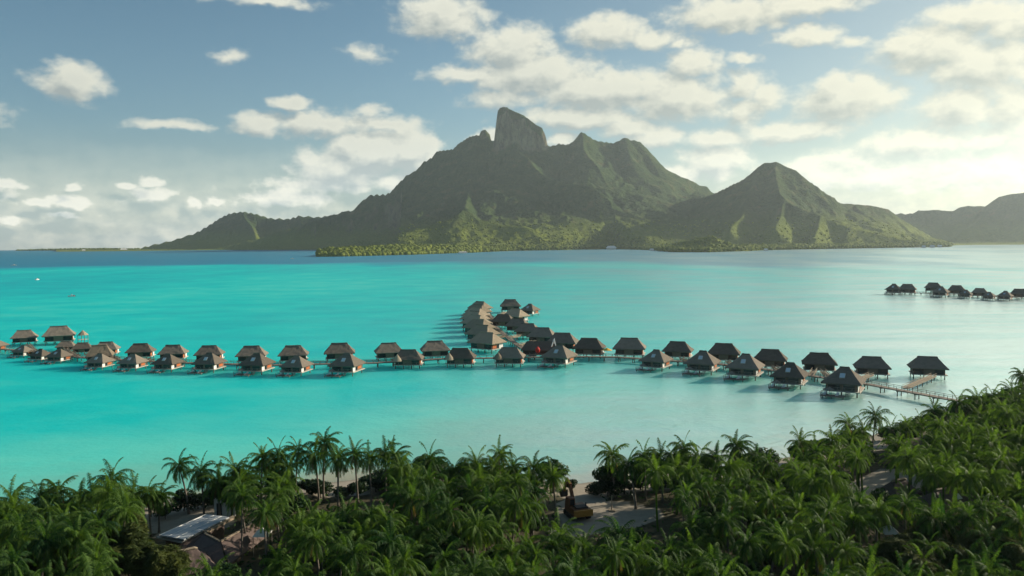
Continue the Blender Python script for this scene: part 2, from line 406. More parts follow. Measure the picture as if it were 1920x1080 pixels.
wv2 = k.noise(k.vec('MULTIPLY', pos, (0.09, 0.14, 1)), 1.0, 2, 0.5)
h = k.math('MULTIPLY_ADD', wv2, 2.0, wv1)
bn = k.n('ShaderNodeBump', {'Strength': 0.55, 'Distance': 0.35, 'Height': h})
bn2 = k.n('ShaderNodeBump', {'Strength': 0.5, 'Distance': 0.34, 'Height': h})
df = k.n('ShaderNodeBsdfDiffuse', {'Color': colr, 'Normal': bn2.outputs[0]})
gl = k.n('ShaderNodeBsdfGlossy', {'Color': (0.84, 1, 0.98, 1), 'Roughness': 0.13, 'Normal': bn.outputs[0]})
ss = k.n('ShaderNodeSubsurfaceScattering', {'Color': colr, 'Scale': 20.0, 'Radius': (0.4, 1.0, 1.0), 'Normal': bn2.outputs[0]}, falloff='BURLEY')   # light spreading in the milky lagoon
body = k.n('ShaderNodeMixShader', {0: 0.93, 1: df.outputs[0], 2: ss.outputs[0]})
fr = k.n('ShaderNodeFresnel', {'IOR': 1.33, 'Normal': bn.outputs[0]})
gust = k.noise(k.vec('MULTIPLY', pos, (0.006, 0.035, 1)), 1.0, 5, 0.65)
glare_fac = k.math('MULTIPLY', k.n('ShaderNodeAttribute', attribute_name='glare_weight').outputs['Fac'], k.math('MULTIPLY_ADD', gust, 1.3, 0.35), clamp=True)
ff = k.math('MULTIPLY', glare_fac, k.math('MULTIPLY_ADD', fr.outputs[0], 0.8, 0.2))
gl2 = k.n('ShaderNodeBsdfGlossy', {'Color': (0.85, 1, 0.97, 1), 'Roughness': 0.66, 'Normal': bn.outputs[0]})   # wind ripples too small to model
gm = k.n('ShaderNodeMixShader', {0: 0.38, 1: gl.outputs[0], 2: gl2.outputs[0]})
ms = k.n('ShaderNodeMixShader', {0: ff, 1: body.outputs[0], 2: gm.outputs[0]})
k.t.links.new(ms.outputs[0], out.inputs[0]); MT['water'] = m
wme = big_mesh('water', np.stack([WX.ravel(), WY.ravel(), np.zeros(WX.size)], 1), grid_faces(*WX.shape)[:, ::-1], MT['water'], True, {'depth': depth.ravel(), 'glare_weight': np.clip(glare_weight, 0, 1).ravel()})
tag(link('water', wme), kind='structure')

# ------------------------------------------------------------------ the mountain island (terrain grown down from ridge lines)
MAIN = [(215,468,6500),(250,466,6450),(280,460,6400),(330,448,6350),(370,434,6300),(395,420,6250),(415,407,6200),(432,399,6150),(455,396,6100),(478,400,6050),(505,408,6000),(540,410,5950),(560,404,5900),(600,406,5850),(625,402,5800),(650,403,5750),(668,398,5650)]
MAIN2 = [(668,397,5300),(675,384,5250),(683,371,5220),(697,364,5200),(720,364,5150),(732,360,5120),(745,345,5080),(765,325,5030),(790,316,5000),(795,302,4970),(815,292,4930),(820,283,4910),(850,279,4860),(860,268,4840),(880,256,4800),(890,254,4780),(897,252,4770),(910,256,4750),(925,264,4720),(960,268,4690),(1000,271,4690),(1030,273,4700),(1048,269,4720),(1062,270,4740),(1075,266,4760),(1082,258,4770),(1090,246,4780),(1098,251,4790),(1115,262,4810),(1135,266,4830),(1150,268,4850),(1162,262,4860),(1172,257,4870),(1180,261,4880),(1200,265,4900),(1210,275,4920)]
MAIN3 = [(1210,275,4920),(1220,292,4940),(1235,306,4950),(1250,322,4970),(1270,338,5000),(1285,350,5000),(1297,362,5000),(1320,378,4950),(1360,392,4900)]
RIGHT = [(1200,398,4300),(1240,388,4250),(1280,377,4200),(1303,369,4150),(1315,370,4120),(1340,362,4080),(1365,350,4040),(1390,338,4000),(1410,325,3980),(1425,310,3960),(1437,304,3950),(1455,302,3950),(1470,310,3950),(1490,318,3950),(1503,335,3960),(1508,352,3980),(1520,358,4000),(1540,372,4050),(1560,380,4100),(1600,382,4200),(1640,386,4300),(1665,392,4350),(1690,410,4400),(1740,440,4450)]
FAR = [(1560,400,7900),(1640,396,7850),(1680,399,7800),(1705,400,7750),(1730,392,7700),(1760,391,7700),(1790,393,7700),(1800,386,7700),(1820,383,7700),(1850,384,7700),(1858,378,7700),(1875,366,7700),(1895,360,7700),(1920,358,7700),(1960,352,7750),(2020,358,7800),(2100,390,7900),(2160,430,8000)]
TOWER = [(934.5,207,4700),(938,202.5,4700),(943,200.5,4700),(950,201.5,4695),(958,206.5,4692),(968,211,4690),(982,217,4685),(990,222.5,4682),(998,229,4680),(1008,236,4680),(1016,240.5,4680),(1021,250,4680),(1024,262,4680)]
NEEDLE = [(903,245,4765),(910,243,4760),(916,250,4755)]
# spurs running down towards the lagoon, each with a sunlit right flank
SPURS = [
 [(958,272,4680),(975,285,4560),(1000,310,4400),(1030,335,4250),(1060,345,4130),(1100,345,4020),(1125,358,3960),(1142,372,3920),(1150,390,3860),(1190,402,3780),(1225,415,3700)],
 [(940,275,4690),(945,310,4520),(955,340,4380),(965,370,4200),(985,395,4050)],
 [(893,268,4770),(885,310,4600),(880,345,4400),(876,372,4100),(872,388,3700)],
 [(850,285,4860),(835,330,4650),(815,365,4450),(800,395,4300)],
 [(795,305,4960),(765,345,4800),(740,375,4700),(715,405,4600)],
 [(1090,250,4780),(1095,280,4640),(1110,300,4560),(1125,325,4450),(1140,345,4330)],
 [(1172,260,4870),(1180,290,4750),(1200,325,4650),(1225,352,4560),(1250,372,4450)],
 [(1215,290,4930),(1245,325,4800),(1262,350,4700)],
 [(745,348,5080),(715,380,4950),(690,405,4850)],
 [(455,398,6100),(470,420,5900),(480,440,5750)],[(560,406,5900),(570,425,5750),(575,445,5650)],[(370,436,6300),(380,450,6100)],
 # right hill
 [(1452,305,3950),(1456,335,3800),(1462,362,3650),(1475,378,3560),(1500,388,3500),(1540,402,3480),(1590,422,3480),(1640,436,3500),(1700,448,3520),(1770,458,3540)],
 [(1425,312,3960),(1410,350,3780),(1398,385,3600),(1385,412,3400),(1372,432,3250)],
 [(1365,352,4040),(1345,385,3850),(1325,410,3650),(1300,430,3450)],
 [(1470,375,3570),(1462,405,3420),(1455,430,3260)],[(1540,402,3480),(1535,425,3360),(1528,445,3250)],[(1600,425,3480),(1592,445,3380)],
 [(1600,383,4200),(1625,405,4000),(1660,425,3850),(1700,440,3750)],
 [(1860,380,7700),(1840,405,7400),(1810,430,7150)],[(1935,358,7700),(1925,395,7400),(1920,425,7150)],[(1730,394,7700),(1735,420,7450)],
]
FOOT = [(735,446,3150),(760,436,3180),(800,424,3220),(840,412,3260),(860,400,3300),(869,393,3330),(880,399,3320),(900,411,3280),(940,420,3260),(1000,426,3240),(1020,434,3250),(1050,440,3350),(1100,446,3500)]
FOOT2 = [(1270,452,3000),(1300,446,2980),(1330,441,2960),(1365,438,2950),(1400,443,2960),(1440,452,2980)]
SK = [(MAIN,1.0,500),(MAIN2,1.25,420),(MAIN3,1.3,420),(RIGHT,1.0,420),(FAR,0.9,700),(TOWER,7.5,1e6),(NEEDLE,4.0,1e6),(FOOT,0.75,260),(FOOT2,0.6,200)] + [(s_,1.0,300) for s_ in SPURS]
COAST = [(150,471.6),(225,470.9),(240,470.7),(400,468.9),(590,468.4),(596,468.4),(599,481.5),(640,481),(700,479.5),(760,478),(880,474),(960,470.5),(1050,469),(1150,467),(1220,469),(1245,471.5),(1270,473),(1330,473),(1400,471),(1440,469),(1600,466),(1780,463),(1786,460.5),(1800,459.6),(1840,459.0),(2000,458.4),(2300,457)]
ca, cr_ = [], []
for x, y in COAST:
    p = P(x, y, 0); ca.append(math.atan2(p.x, p.y)); cr_.append(math.hypot(p.x, p.y))
def coast_r(a): return np.interp(a, ca, cr_)
az = np.radians(np.linspace(-29.5, 37, 900)); rg = np.concatenate([np.linspace(2250, 4200, 130), np.linspace(4215, 6400, 150), np.linspace(6430, 8400, 66), np.linspace(8450, 9900, 30)])
TA, TR = np.meshgrid(az, rg); TX, TY = np.sin(TA)*TR, np.cos(TA)*TR
sdc = TR-coast_r(TA)
# the green point is a narrow spit; the bay behind it is open water
def px_az(x): p = P(x, 475, 0); return math.atan2(p.x, p.y)
sw = np.interp(TA, [px_az(597), px_az(640), px_az(700), px_az(745), px_az(765)], [170, 330, 480, 700, 6000])
cfar = np.interp(TA, [px_az(597), px_az(765)], [coast_r(px_az(595)), 6000])
sdc2 = np.maximum(np.minimum(sdc, sw-sdc), TR-cfar)
sdc = np.where((TA > px_az(596.2)) & (TA < px_az(765)), sdc2, sdc)
pts3 = np.array([(x, y) for x, y in zip(TX.ravel(), TY.ravel())])
wx = np.array([mnoise.noise((x*0.004, y*0.004, 11.0)) for x, y in pts3]).reshape(TX.shape)*26
wy = np.array([mnoise.noise((x*0.004, y*0.004, 23.0)) for x, y in pts3]).reshape(TX.shape)*26
Hh = np.full(TX.shape, -400.0); dmin = np.full(TX.shape, 1e9)
for poly, a, L in SK:
    fac = 1.12 if poly is FOOT2 else 1.35 if poly is FOOT else 0.92 if poly[0][2] > 7000 else 1.3
    pp = [PR(x, y, r*fac) for x, y, r in poly]
    if L < 1e5: L = L*fac
    steep = a > 3
    X_ = TX+(0 if steep else wx); Y_ = TY+(0 if steep else wy)
    if steep or poly in (MAIN, MAIN2, MAIN3, RIGHT, FAR): X_, Y_ = TX+wx*0.15, TY+wy*0.15
    for p0, p1 in zip(pp[:-1], pp[1:]):
        ex, ey = p1.x-p0.x, p1.y-p0.y; l2 = ex*ex+ey*ey
        t = np.clip(((X_-p0.x)*ex+(Y_-p0.y)*ey)/l2, 0, 1)
        d = np.hypot(X_-p0.x-t*ex, Y_-p0.y-t*ey)
        if steep: d = np.maximum(0, d-7)
        hz = p0.z+(p1.z-p0.z)*t - (a*d if L > 1e5 else a*L*np.log1p(d/L))
        Hh = np.maximum(Hh, hz); dmin = np.minimum(dmin, d)
rn = np.array([mnoise.ridged_multi_fractal((x*0.0042, y*0.0042, 1.7), 0.9, 2.1, 6, 1.0, 2.0) for x, y in pts3]).reshape(TX.shape)
fn = np.array([mnoise.fractal((x*0.02, y*0.02, 5.0), 0.8, 2.1, 4) for x, y in pts3]).reshape(TX.shape)
amp = np.clip(dmin/160, 0, 1)
Hh = Hh + amp*(rn-1.35)*44*np.clip(Hh/200, 0.1, 1.1) + fn*9*np.clip(dmin/60, 0.34, 1)
lowl = 2.5 + 3.0*np.clip(fn, -0.6, 1) + np.clip(sdc/300, 0, 1)*6
Hh = np.maximum(Hh, lowl)
shf = np.clip(sdc/300, 0, 1); shf = shf*shf*(3-2*shf)
Hh = np.where(sdc < 0, -6.0, Hh*(0.06+0.94*shf)+0.6)
m, k, out = mat('island_slopes')
geo = k.n('ShaderNodeNewGeometry'); pos = geo.outputs['Position']; nrm = geo.outputs['Normal']
n1 = k.noise(pos, 0.012, 5, 0.65); n2 = k.noise(pos, 0.06, 5, 0.7); n3 = k.noise(k.vec('MULTIPLY', pos, (1, 1, 0.25)), 0.03, 5, 0.65)
gcol = k.mix(k.smooth(k.math('MULTIPLY_ADD', n2, 0.6, k.math('MULTIPLY', n1, 0.4)), 0.3, 0.7), (0.020, 0.054, 0.021), (0.080, 0.124, 0.032))
gcol = k.mix(k.smooth(n1, 0.52, 0.72), gcol, (0.12, 0.115, 0.045))
alt = k.n('ShaderNodeSeparateXYZ', {0: pos}).outputs[2]
lowf = k.smooth(k.math('MULTIPLY_ADD', n1, 120.0, alt), 300.0, 120.0)
gcol = k.mix(lowf, gcol, k.mix(n2, (0.09, 0.150, 0.022), (0.27, 0.295, 0.045)))  # lower slopes: lighter cultivated green, with foothill sunshine put into the colour
nzc = k.n('ShaderNodeSeparateXYZ', {0: nrm}).outputs[2]
rock = k.mix(k.smooth(n3, 0.3, 0.7), (0.06, 0.058, 0.038), (0.36, 0.31, 0.19))
rf = k.smooth(k.math('ADD', nzc, k.math('MULTIPLY_ADD', n3, 0.5, -0.25)), 0.52, 0.30)
colr = k.mix(rf, gcol, rock)
bn = k.n('ShaderNodeBump', {'Strength': 1.0, 'Distance': 20.0, 'Height': k.math('ADD', n2, k.math('MULTIPLY', n3, 1.0))})
b = k.n('ShaderNodeBsdfPrincipled', {'Base Color': colr, 'Roughness': 0.95, 'Specular IOR Level': 0.05, 'Normal': bn.outputs[0]})
k.t.links.new(b.outputs[0], out.inputs[0]); MT['hill'] = m
FQ = grid_faces(*TX.shape)[:, ::-1]
zq = Hh.ravel()[FQ].max(1); FQ = FQ[zq > -5]
FQ = FQ[:, ::-1]
tag(link('hills', big_mesh('hills', np.stack([TX.ravel(), TY.ravel(), Hh.ravel()], 1), FQ, MT['hill'], True)), kind='structure')

# low islet far left
mo = MB(); a_ = [P(x, y, 0) for x, y in ((32,470.2),(80,470),(140,469.9),(200,469.8),(262,469.6))]
tops = [2, 12, 20, 22, 12]
vs = []
for p, tz in zip(a_, tops):
    dv = Vector((p.x, p.y, 0)).normalized()
    for q, zq_ in ((0, -3), (25, tz*0.5), (90, tz), (260, tz*0.8), (420, -3)): vs.append((p.x+dv.x*q, p.y+dv.y*q, zq_))
mo.add(vs, [(i*5+j, (i+1)*5+j, (i+1)*5+j+1, i*5+j+1) for i in range(4) for j in range(4)])
tag(mo.build('terrain', MT['hill']), kind='structure')

# far forest: one mass of crowns on the shore, the foothills and the lower slopes
ico_v = []; ph = (1+5**.5)/2
for a in (-1, 1):
    for b_ in (-ph, ph): ico_v += [(0, a, b_), (a, b_, 0), (b_, 0, a)]
ico_v = np.array(ico_v)/math.hypot(1, ph)
def hull_faces(v):
    fs = []; n = len(v); e = min(np.linalg.norm(v[0]-v[i]) for i in range(1, n))*1.01
    for i in range(n):
        for j in range(i+1, n):
            for l in range(j+1, n):
                if max(np.linalg.norm(v[i]-v[j]), np.linalg.norm(v[j]-v[l]), np.linalg.norm(v[i]-v[l])) < e:
                    c = np.cross(v[j]-v[i], v[l]-v[i]); fs.append((i, j, l) if c.dot(v[i]) > 0 else (i, l, j))
    return np.array(fs)
ico_f = hull_faces(ico_v)
def scatter_crowns(cx, cyy, cz, rad_, ratio):
    n = len(cx); V = ico_v[None]*np.stack([rad_, rad_, rad_*ratio], 1)[:, None]
    V = V*(1+rng.uniform(-.28, .28, (n, 12, 1))) + np.stack([cx, cyy, cz], 1)[:, None]
    return V.reshape(-1, 3), (ico_f[None]+np.arange(n)[:, None, None]*12).reshape(-1, 3)
slope = np.gradient(Hh, axis=1)/np.maximum(np.gradient(TX, axis=1), 1)
ok = (sdc > 4) & (TR < 5200) & (Hh < 170)
wgt = np.where(ok, TR*(1.0+2.2*(Hh < 25)), 0).ravel()
prox = np.where((sdc.ravel() < 260), 3.0, 1.0)*np.where(TR.ravel() < 3300, 1.6, 0.7); wgt = wgt*prox*np.clip(1.15-Hh.ravel()/170, .05, 1)*np.where((TA.ravel() < px_az(900)) & (sdc.ravel() < 350) & (TR.ravel() < 4500), 3.0, 1.0)
NTREE = 26000
ii = rng.choice(TX.size, NTREE, p=wgt/wgt.sum())
cx = TX.ravel()[ii]+rng.uniform(-7, 7, NTREE); cyy = TY.ravel()[ii]+rng.uniform(-6, 6, NTREE); cz = Hh.ravel()[ii]
rd = rng.uniform(2.6, 8.8, NTREE); low_ = cz < 14
spit = (np.arctan2(cx, cyy) < px_az(900)) & (np.hypot(cx, cyy) < 4500) & low_
rd = np.where(spit, rd*1.35, rd)
V1, F1 = scatter_crowns(cx, cyy, cz+np.where(spit, rng.uniform(3, 22, NTREE)*np.clip(sdc.ravel()[ii]/120, .25, 1), np.where(low_, rng.uniform(2, 11, NTREE), 1.0)), rd, rng.uniform(.7, 1.1, NTREE))
# islet trees
n = 700; t = rng.uniform(0, 1, n); pi_ = np.array([[p.x, p.y] for p in a_]); ti = t*4
ax = np.interp(ti, range(5), pi_[:, 0]); ay = np.interp(ti, range(5), pi_[:, 1]); q = rng.uniform(5, 300, n); nn = np.hypot(ax, ay)
tz = np.interp(ti, range(5), tops)
V2, F2 = scatter_crowns(ax+ax/nn*q, ay+ay/nn*q, tz*0.6+rng.uniform(0, 6, n), rng.uniform(6, 13, n), rng.uniform(.6, .9, n))
fo = link('far_forest', big_mesh('far_forest', np.concatenate([V1, V2]), np.concatenate([F1, F2+len(V1)]), MT['far_leaf'], False))
tag(fo, 'bright green tree canopy covering the far island shore and foothills', 'forest', kind='stuff')

# ------------------------------------------------------------------ overwater bungalows
def hip_roof(x0, x1, y0, y1, ez, rx0, rx1, ry, rz, jit=0.12):
    mb = MB()
    A, B, C_, D = (x0, y0, ez), (x1, y0, ez), (x1, y1, ez), (x0, y1, ez); R0, R1 = (rx0, ry, rz), (rx1, ry, rz)
    mb.patch(A, B, R1, R0, 12, 6, jit); mb.patch(B, C_, R1, R1, 9, 6, jit); mb.patch(C_, D, R0, R1, 12, 6, jit); mb.patch(D, A, R0, R0, 9, 6, jit)
    t = 0.28; i = 0.12                        # thick eave edge and soffit
    a = [(x0, y0), (x1, y0), (x1, y1), (x0, y1)]; b = [(x0+i, y0+i), (x1-i, y0+i), (x1-i, y1-i), (x0+i, y1-i)]
    vs = [(x, y, ez+0.03) for x, y in a]+[(x, y, ez-t) for x, y in b]
    mb.add(vs, [(0, 4, 5, 1), (1, 5, 6, 2), (2, 6, 7, 3), (3, 7, 4, 0), (7, 6, 5, 4)])
    return mb
def ridge_cap(rx0, rx1, ry, rz):
    return MB().tube([(rx0-.25, ry, rz-.1), (rx0+.1, ry, rz+.04), ((rx0+rx1)/2, ry, rz), (rx1-.1, ry, rz+.04), (rx1+.25, ry, rz-.1)], [.16, .24, .24, .24, .16], 6)
def posts(root, pts, z0=-1.6, z1=1.88, r=0.17):
    for x, y in pts: MB().tube([(x, y, z0), (x, y, z1)], [r*1.1, r], 7).build('post', MT['post'], root)
def rail(mb, a, b, h=1.0):
    a, b = Vector(a), Vector(b); n = max(1, int((b-a).length/1.6))
    for i in range(n+1):
        p = a.lerp(b, i/n); mb.box(p.x-.05, p.x+.05, p.y-.05, p.y+.05, p.z, p.z+h)
    for hh in (0.5, 1.0): mb.bar(a+Vector((0, 0, hh*h)), b+Vector((0, 0, hh*h)), .08, .08)
    return mb
def bungalow_long(lit='thatch', porch=False):
    r = empty('overwater_bungalow')
    roof = hip_roof(-6, 6, -4.5, 4.5, 4.2, -3.1, 2.9, 0, 7.7).build('roof', MT[lit], r)
    ridge_cap(-3.1, 2.9, 0, 7.68).build('ridge_cap', MT[lit], roof)
    MB().box(-4.9, 4.9, -3.4, 3.4, 2.1, 4.55).build('wall', MT['timber'], r)
    for x in (-4.5, 1.9): MB().box(x, x+2.5, -3.46, -3.38, 2.25, 4.1).build('window', MT['glassdark'], r)
    MB().box(-1.7, 1.6, -3.75, -3.38, 2.1, 4.4).build('entry_panel', MT['woven'], r)
    MB().box(4.88, 4.98, -2.9, -0.7, 2.3, 4.05).build('shutter', MT['shutter'], r)
    MB().box(4.88, 4.97, -0.3, 0.7, 2.15, 4.0).build('door', MT['glassdark'], r)
    MB().box(4.9, 5.05, 0.9, 3.2, 2.1, 4.1).build('side_screen', MT['white'], r)
    MB().box(-5.4, 5.6, -4.0, 4.0, 1.86, 2.1).build('deck', MT['decklight'], r)
    posts(r, [(x, y) for x in (-4.8, -1.6, 1.6, 4.8) for y in (-3.3, 3.3)])
    if porch:
        MB().cone((-3.9, -4.1), 2.1, 3.75, 6.6, 14).build('porch_roof', MT['thatch_pale_sunlit'], r)
        rail(MB(), (-5.3, -3.95, 2.1), (5.5, -3.95, 2.1)).build('railing', MT['post'], r)
    return r
def bungalow_square(sky=True):
    r = empty('overwater_bungalow')
    roof = hip_roof(-5.2, 5.2, -5, 5, 4.1, -0.9, 1.3, 0, 7.9).build('roof', MT['thatch'], r)
    ridge_cap(-0.9, 1.3, 0, 7.88).build('ridge_cap', MT['thatch'], roof)
    if sky:                                   # skylight lying on the lagoon-side slope
        n = Vector((0, -3.8, 5)).normalized(); up_ = Vector((0, 5, 3.8)).normalized(); c = Vector((0.0, -2.6, 5.92))+n*0.12
        X = Vector((1, 0, 0)); a, h_ = 0.62, 0.8
        def slab(w_, h2, lift):
            q = [c+X*sx_*w_+up_*sy_*h2+n*lift for sx_, sy_ in ((-1,-1),(1,-1),(1,1),(-1,1))]; q2 = [p-n*0.3 for p in q]
            return MB().add(q2+q, [(3,2,1,0),(4,5,6,7),(0,1,5,4),(1,2,6,5),(2,3,7,6),(3,0,4,7)])
        sk = slab(a+.1, h_+.1, 0).build('skylight', MT['decklight'], roof); slab(a, h_, .04).build('pane', MT['glasslight'], roof)
    MB().box(-4.0, 4.0, -3.9, 3.9, 2.1, 4.5).build('wall', MT['woven'], r)
    MB().box(3.98, 4.08, 0.3, 2.9, 2.5, 3.9).build('shutter', MT['shutter'], r)
    MB().box(3.98, 4.07, -1.6, -0.2, 2.15, 4.0).build('door', MT['glassdark'], r)
    MB().box(4.0, 4.16, -3.9, -2.0, 2.1, 4.0).build('side_screen', MT['white'], r)
    for x in (-3.4, 0.4): MB().box(x, x+2.9, -3.97, -3.88, 2.2, 4.0).build('window', MT['glassdark'], r)
    MB().box(-4.6, 4.8, -5.0, 4.6, 1.86, 2.1).build('deck', MT['decklight'], r)
    MB().box(-4.8, 1.2, -8.2, -5.1, 0.9, 1.08).build('swim_platform', MT['deck'], r)
    st = MB()
    for i in range(4): st.box(1.3, 2.4, -7.0+i*0.5, -6.5+i*0.5, 1.0+i*.25, 1.1+i*.25)
    st.build('stairs', MT['deck'], r)
    rl = MB(); rail(rl, (-4.7, -8.1, 1.08), (-4.7, -5.2, 1.08)); rail(rl, (-4.5, -4.95, 2.1), (4.6, -4.95, 2.1)); rl.build('railing', MT['post'], r)
    tb = MB(); tb.cone((-2.6, -6.6), 1.25, 2.7, 3.3, 10).tube([(-2.6, -6.6, 1.08), (-2.6, -6.6, 2.9)], [.06, .06], 6); tb.build('parasol', MT['post'], r)
    for x in (-4.2, -1.0):
        lg = MB(); lg.box(x, x+.7, -7.6, -5.9, 1.3, 1.42).box(x+.05, x+.15, -7.5, -7.4, 1.08, 1.3).box(x+.55, x+.65, -6.1, -6.0, 1.08, 1.3).bar((x+.35, -5.95, 1.36), (x+.35, -5.4, 1.85), .7, .1); lg.build('lounger_seat', MT['white'], r)
    posts(r, [(x, y) for x in (-3.8, 0, 3.9) for y in (-3.8, 3.8)]); posts(r, [(-4.5, -8), (-1.8, -8), (1, -8), (-4.5, -5.4)], z1=0.92, r=.13)
    return r
PROTO = {'L': bungalow_long(), 'P': bungalow_long(porch=True), 'S': bungalow_square(), 'T': bungalow_long('thatch_pale_sunlit')}
FOOTPRINT = {'L': (12.0, 8.0), 'P': (12.0, 8.0), 'S': (10.4, 9.0), 'T': (12.0, 8.0)}
used = set()
def word(n): return ['first','second','third','fourth','fifth','sixth','seventh','eighth','ninth','tenth','eleventh','twelfth','thirteenth','fourteenth','fifteenth','sixteenth'][n]
ROWS = {
 'back left': ('bungalows in the back row along the pier', [('L',20,72,633,-6),('L',80,142,632,-4),('L',108,140,646,-14),('L',132,178,650,-12),('L',172,228,653,-14),('L',233,295,659,-14),('L',294,356,662,-14),('L',362,424,664,-12),('L',440,505,667,-10),('L',520,581,666,-6),('L',607,667,663,-2),('L',700,759,661,6),('L',786,846,658,6)]),
 'front left': ('bungalows in the front row along the pier', [('S',-44,17,648,-36),('S',22,64,655,-44),('S',53,99,662,-42),('S',84,138,665,-40),('S',156,218,676,-36),('S',217,281,678,-34),('S',281,348,680,-32),('S',357,428,681,-30),('S',444,519,684,-29),('S',522,590,686,-28),('S',613,688,686,-26),('P',735,797,674,-8),('P',832,895,672,-8),('P',924,987,671,-8),('S',1012,1085,671,-24)]),
 'back right': ('bungalows in the back row along the pier', [('L',1072,1138,655,-10),('L',1148,1213,656,-4),('L',1240,1302,659,-8),('L',1325,1390,665,-3),('L',1411,1478,676,-3),('L',1501,1571,683,3),('L',1597,1672,690,6),('L',1698,1780,691,9)]),
 'front right': ('bungalows in the front row along the pier', [('S',1196,1264,677,-22),('S',1281,1353,683,-14),('S',1358,1436,692,-12),('S',1442,1519,707,-10),('S',1538,1626,721,-8)]),
 'left arm': ('bungalows on the far branch walkway', [('T',880,921,580,-42),('T',874,920,587,-44),('T',868,917,594,-44),('T',866,915,601,-44),('T',867,918,609,-44),('T',871,925,618,-42),('T',876,933,630,-40),('T',882,944,646,-38)]),
 'right arm': ('bungalows on the far branch walkway', [('L',935,979,576,2),('S',975,1012,582,-30),('T',945,990,595,-42),('L',922,966,604,-14),('L',948,994,612,-18),('L',966,1014,622,-16),('L',990,1044,633,-14),('L',1026,1084,645,-12)]),
 'far': ('bungalows of the distant group by the right edge', [('S',1661,1690,544,-10),('L',1684,1719,544,-4),('L',1735,1765,541,-4),('S',1748,1779,549,-12),('L',1778,1809,546,-4),('S',1798,1823,551,-12),('L',1823,1851,549,-4),('S',1842,1867,554,-16),('S',1870,1899,555,-12),('L',1895,1927,552,-4)]),
}
BUNG = []
def place_bungalow(kind, x0, x1, ey, rot, label, group):
    p = P((x0+x1)/2, ey, 3.5); d = math.hypot(p.x, p.y); dirx, diry = p.x/d, p.y/d
    back = 4.2
    c = Vector((p.x+dirx*back, p.y+diry*back, 0))
    fw, fd = FOOTPRINT[kind]; ra = rad(rot)-math.atan2(p.x, p.y); hw, hd_ = fw/2, fd/2+.5
    xs = [proj((c.x+a*hw*math.cos(ra)-b*hd_*math.sin(ra), c.y+a*hw*math.sin(ra)+b*hd_*math.cos(ra), 3.5))[0] for a in (-1, 1) for b in (-1, 1)]
    big = 1.22 if kind == 'T' else 1.12 if group.endswith('branch walkway') else 1.2 if 'distant' in group else 1.06 if (x1 < 150) else 0.99
    sc = max(0.62, min(1.1, big*(x1-x0)/(max(xs)-min(xs))))
    pr = PROTO[kind]
    o = pr if kind not in used else copy_thing(pr)
    used.add(kind)
    c.z = -0.45*sc; o.location = c; o.rotation_euler = (0, 0, rad(rot)-math.atan2(p.x, p.y)); o.scale = (sc, sc, sc)
    tag(o, label, 'bungalow', group); BUNG.append((o, c, sc))
    return o
LOOK = {'S': 'with skylight and red shutter', 'L': 'with long hipped roof', 'P': 'with round thatched porch', 'T': 'with sunlit tan roof'}
for rk, (grpname, lst) in ROWS.items():
    for i, (kind, x0, x1, ey, rot) in enumerate(lst):
        nlast = len(lst)-1-i
        if rk == 'far': lab = f'small distant stilt bungalow, {word(i)} from left in the group by the right edge'
        elif rk == 'left arm': lab = f'sunlit tan thatched stilt bungalow, {word(nlast)} from the near end of the crowded left branch'
        elif rk == 'right arm':
            lab = ['wide dark thatched stilt bungalow alone at the far tip of the branch', 'small thatched stilt bungalow at the far tip beside a wider roof'][i] if i < 2 else f'thatched stilt bungalow, {word(nlast)} from the near end of the right branch'
        elif rk.endswith('left'):
            lab = f'thatched stilt bungalow {LOOK[kind]}, {rk.split()[0]} row, {word(i)} from the left edge'
        else: lab = f'thatched stilt bungalow {LOOK[kind]}, {rk.split()[0]} row, {word(nlast)} from the right-hand end'
        place_bungalow(kind, x0, x1, ey, rot, lab, grpname)
# the dark hall at the junction of the walkways, its white gable frame
h_ = empty('boathouse')
rf = hip_roof(-7.2, 7.2, -4, 4, 3.6, -5.2, 5.0, 0, 6.6).build('roof', MT['thatch'], h_)
MB().bar((5.3, -1.3, 5.2), (5.3, 0, 7.7), .3, .2).bar((5.3, 1.3, 5.2), (5.3, 0, 7.7), .3, .2).bar((4.3, -2.6, 4.9), (5.1, -1.0, 7.5), .3, .2).bar((6.1, -2.6, 4.9), (5.3, -1.0, 7.5), .3, .2).build('gable_frame', MT['white'], rf)
MB().box(-6.4, 6.4, -3.2, 3.2, 2.1, 3.9).build('wall', MT['timber'], h_)
MB().box(-5.8, -2.6, -3.27, -3.18, 2.2, 3.4).build('window', MT['glassdark'], h_)
MB().box(-7, 7, -4.6, 3.8, 1.86, 2.1).build('deck', MT['deck'], h_)
posts(h_, [(x, y) for x in (-6, -2, 2, 6) for y in (-3.8, 3)])
p = P(1014, 657, 3.6); h_.location = (p.x, p.y+4, 0); h_.rotation_euler = (0, 0, rad(-6))
tag(h_, 'low dark thatched hall with white gable frame beside the red parasol', 'boathouse')
gz = empty('gazebo'); MB().cone((0, 0), 2.4, 3.9, 6.2, 8).build('roof', MT['thatch_pale_sunlit'], gz); MB().cone((0, 0), 2.3, 1.9, 2.1, 8).build('deck', MT['decklight'], gz)
posts(gz, [(1.5, 1.5), (-1.5, 1.5), (1.5, -1.5), (-1.5, -1.5)], z1=3.95, r=.12)
p = P(151, 629, 3.9); gz.location = (p.x, p.y+2, 0); tag(gz, 'tiny pale thatched gazebo on stilts behind the widest left bungalow', 'gazebo')
wing = empty('overwater_bungalow')
rf = hip_roof(-4.5, 4.5, -4, 4, 4.0, -2.6, 2.2, 0, 7.6).build('roof', MT['thatch_pale_sunlit'], wing); ridge_cap(-2.6, 2.2, 0, 7.58).build('ridge_cap', MT['thatch_pale_sunlit'], rf)
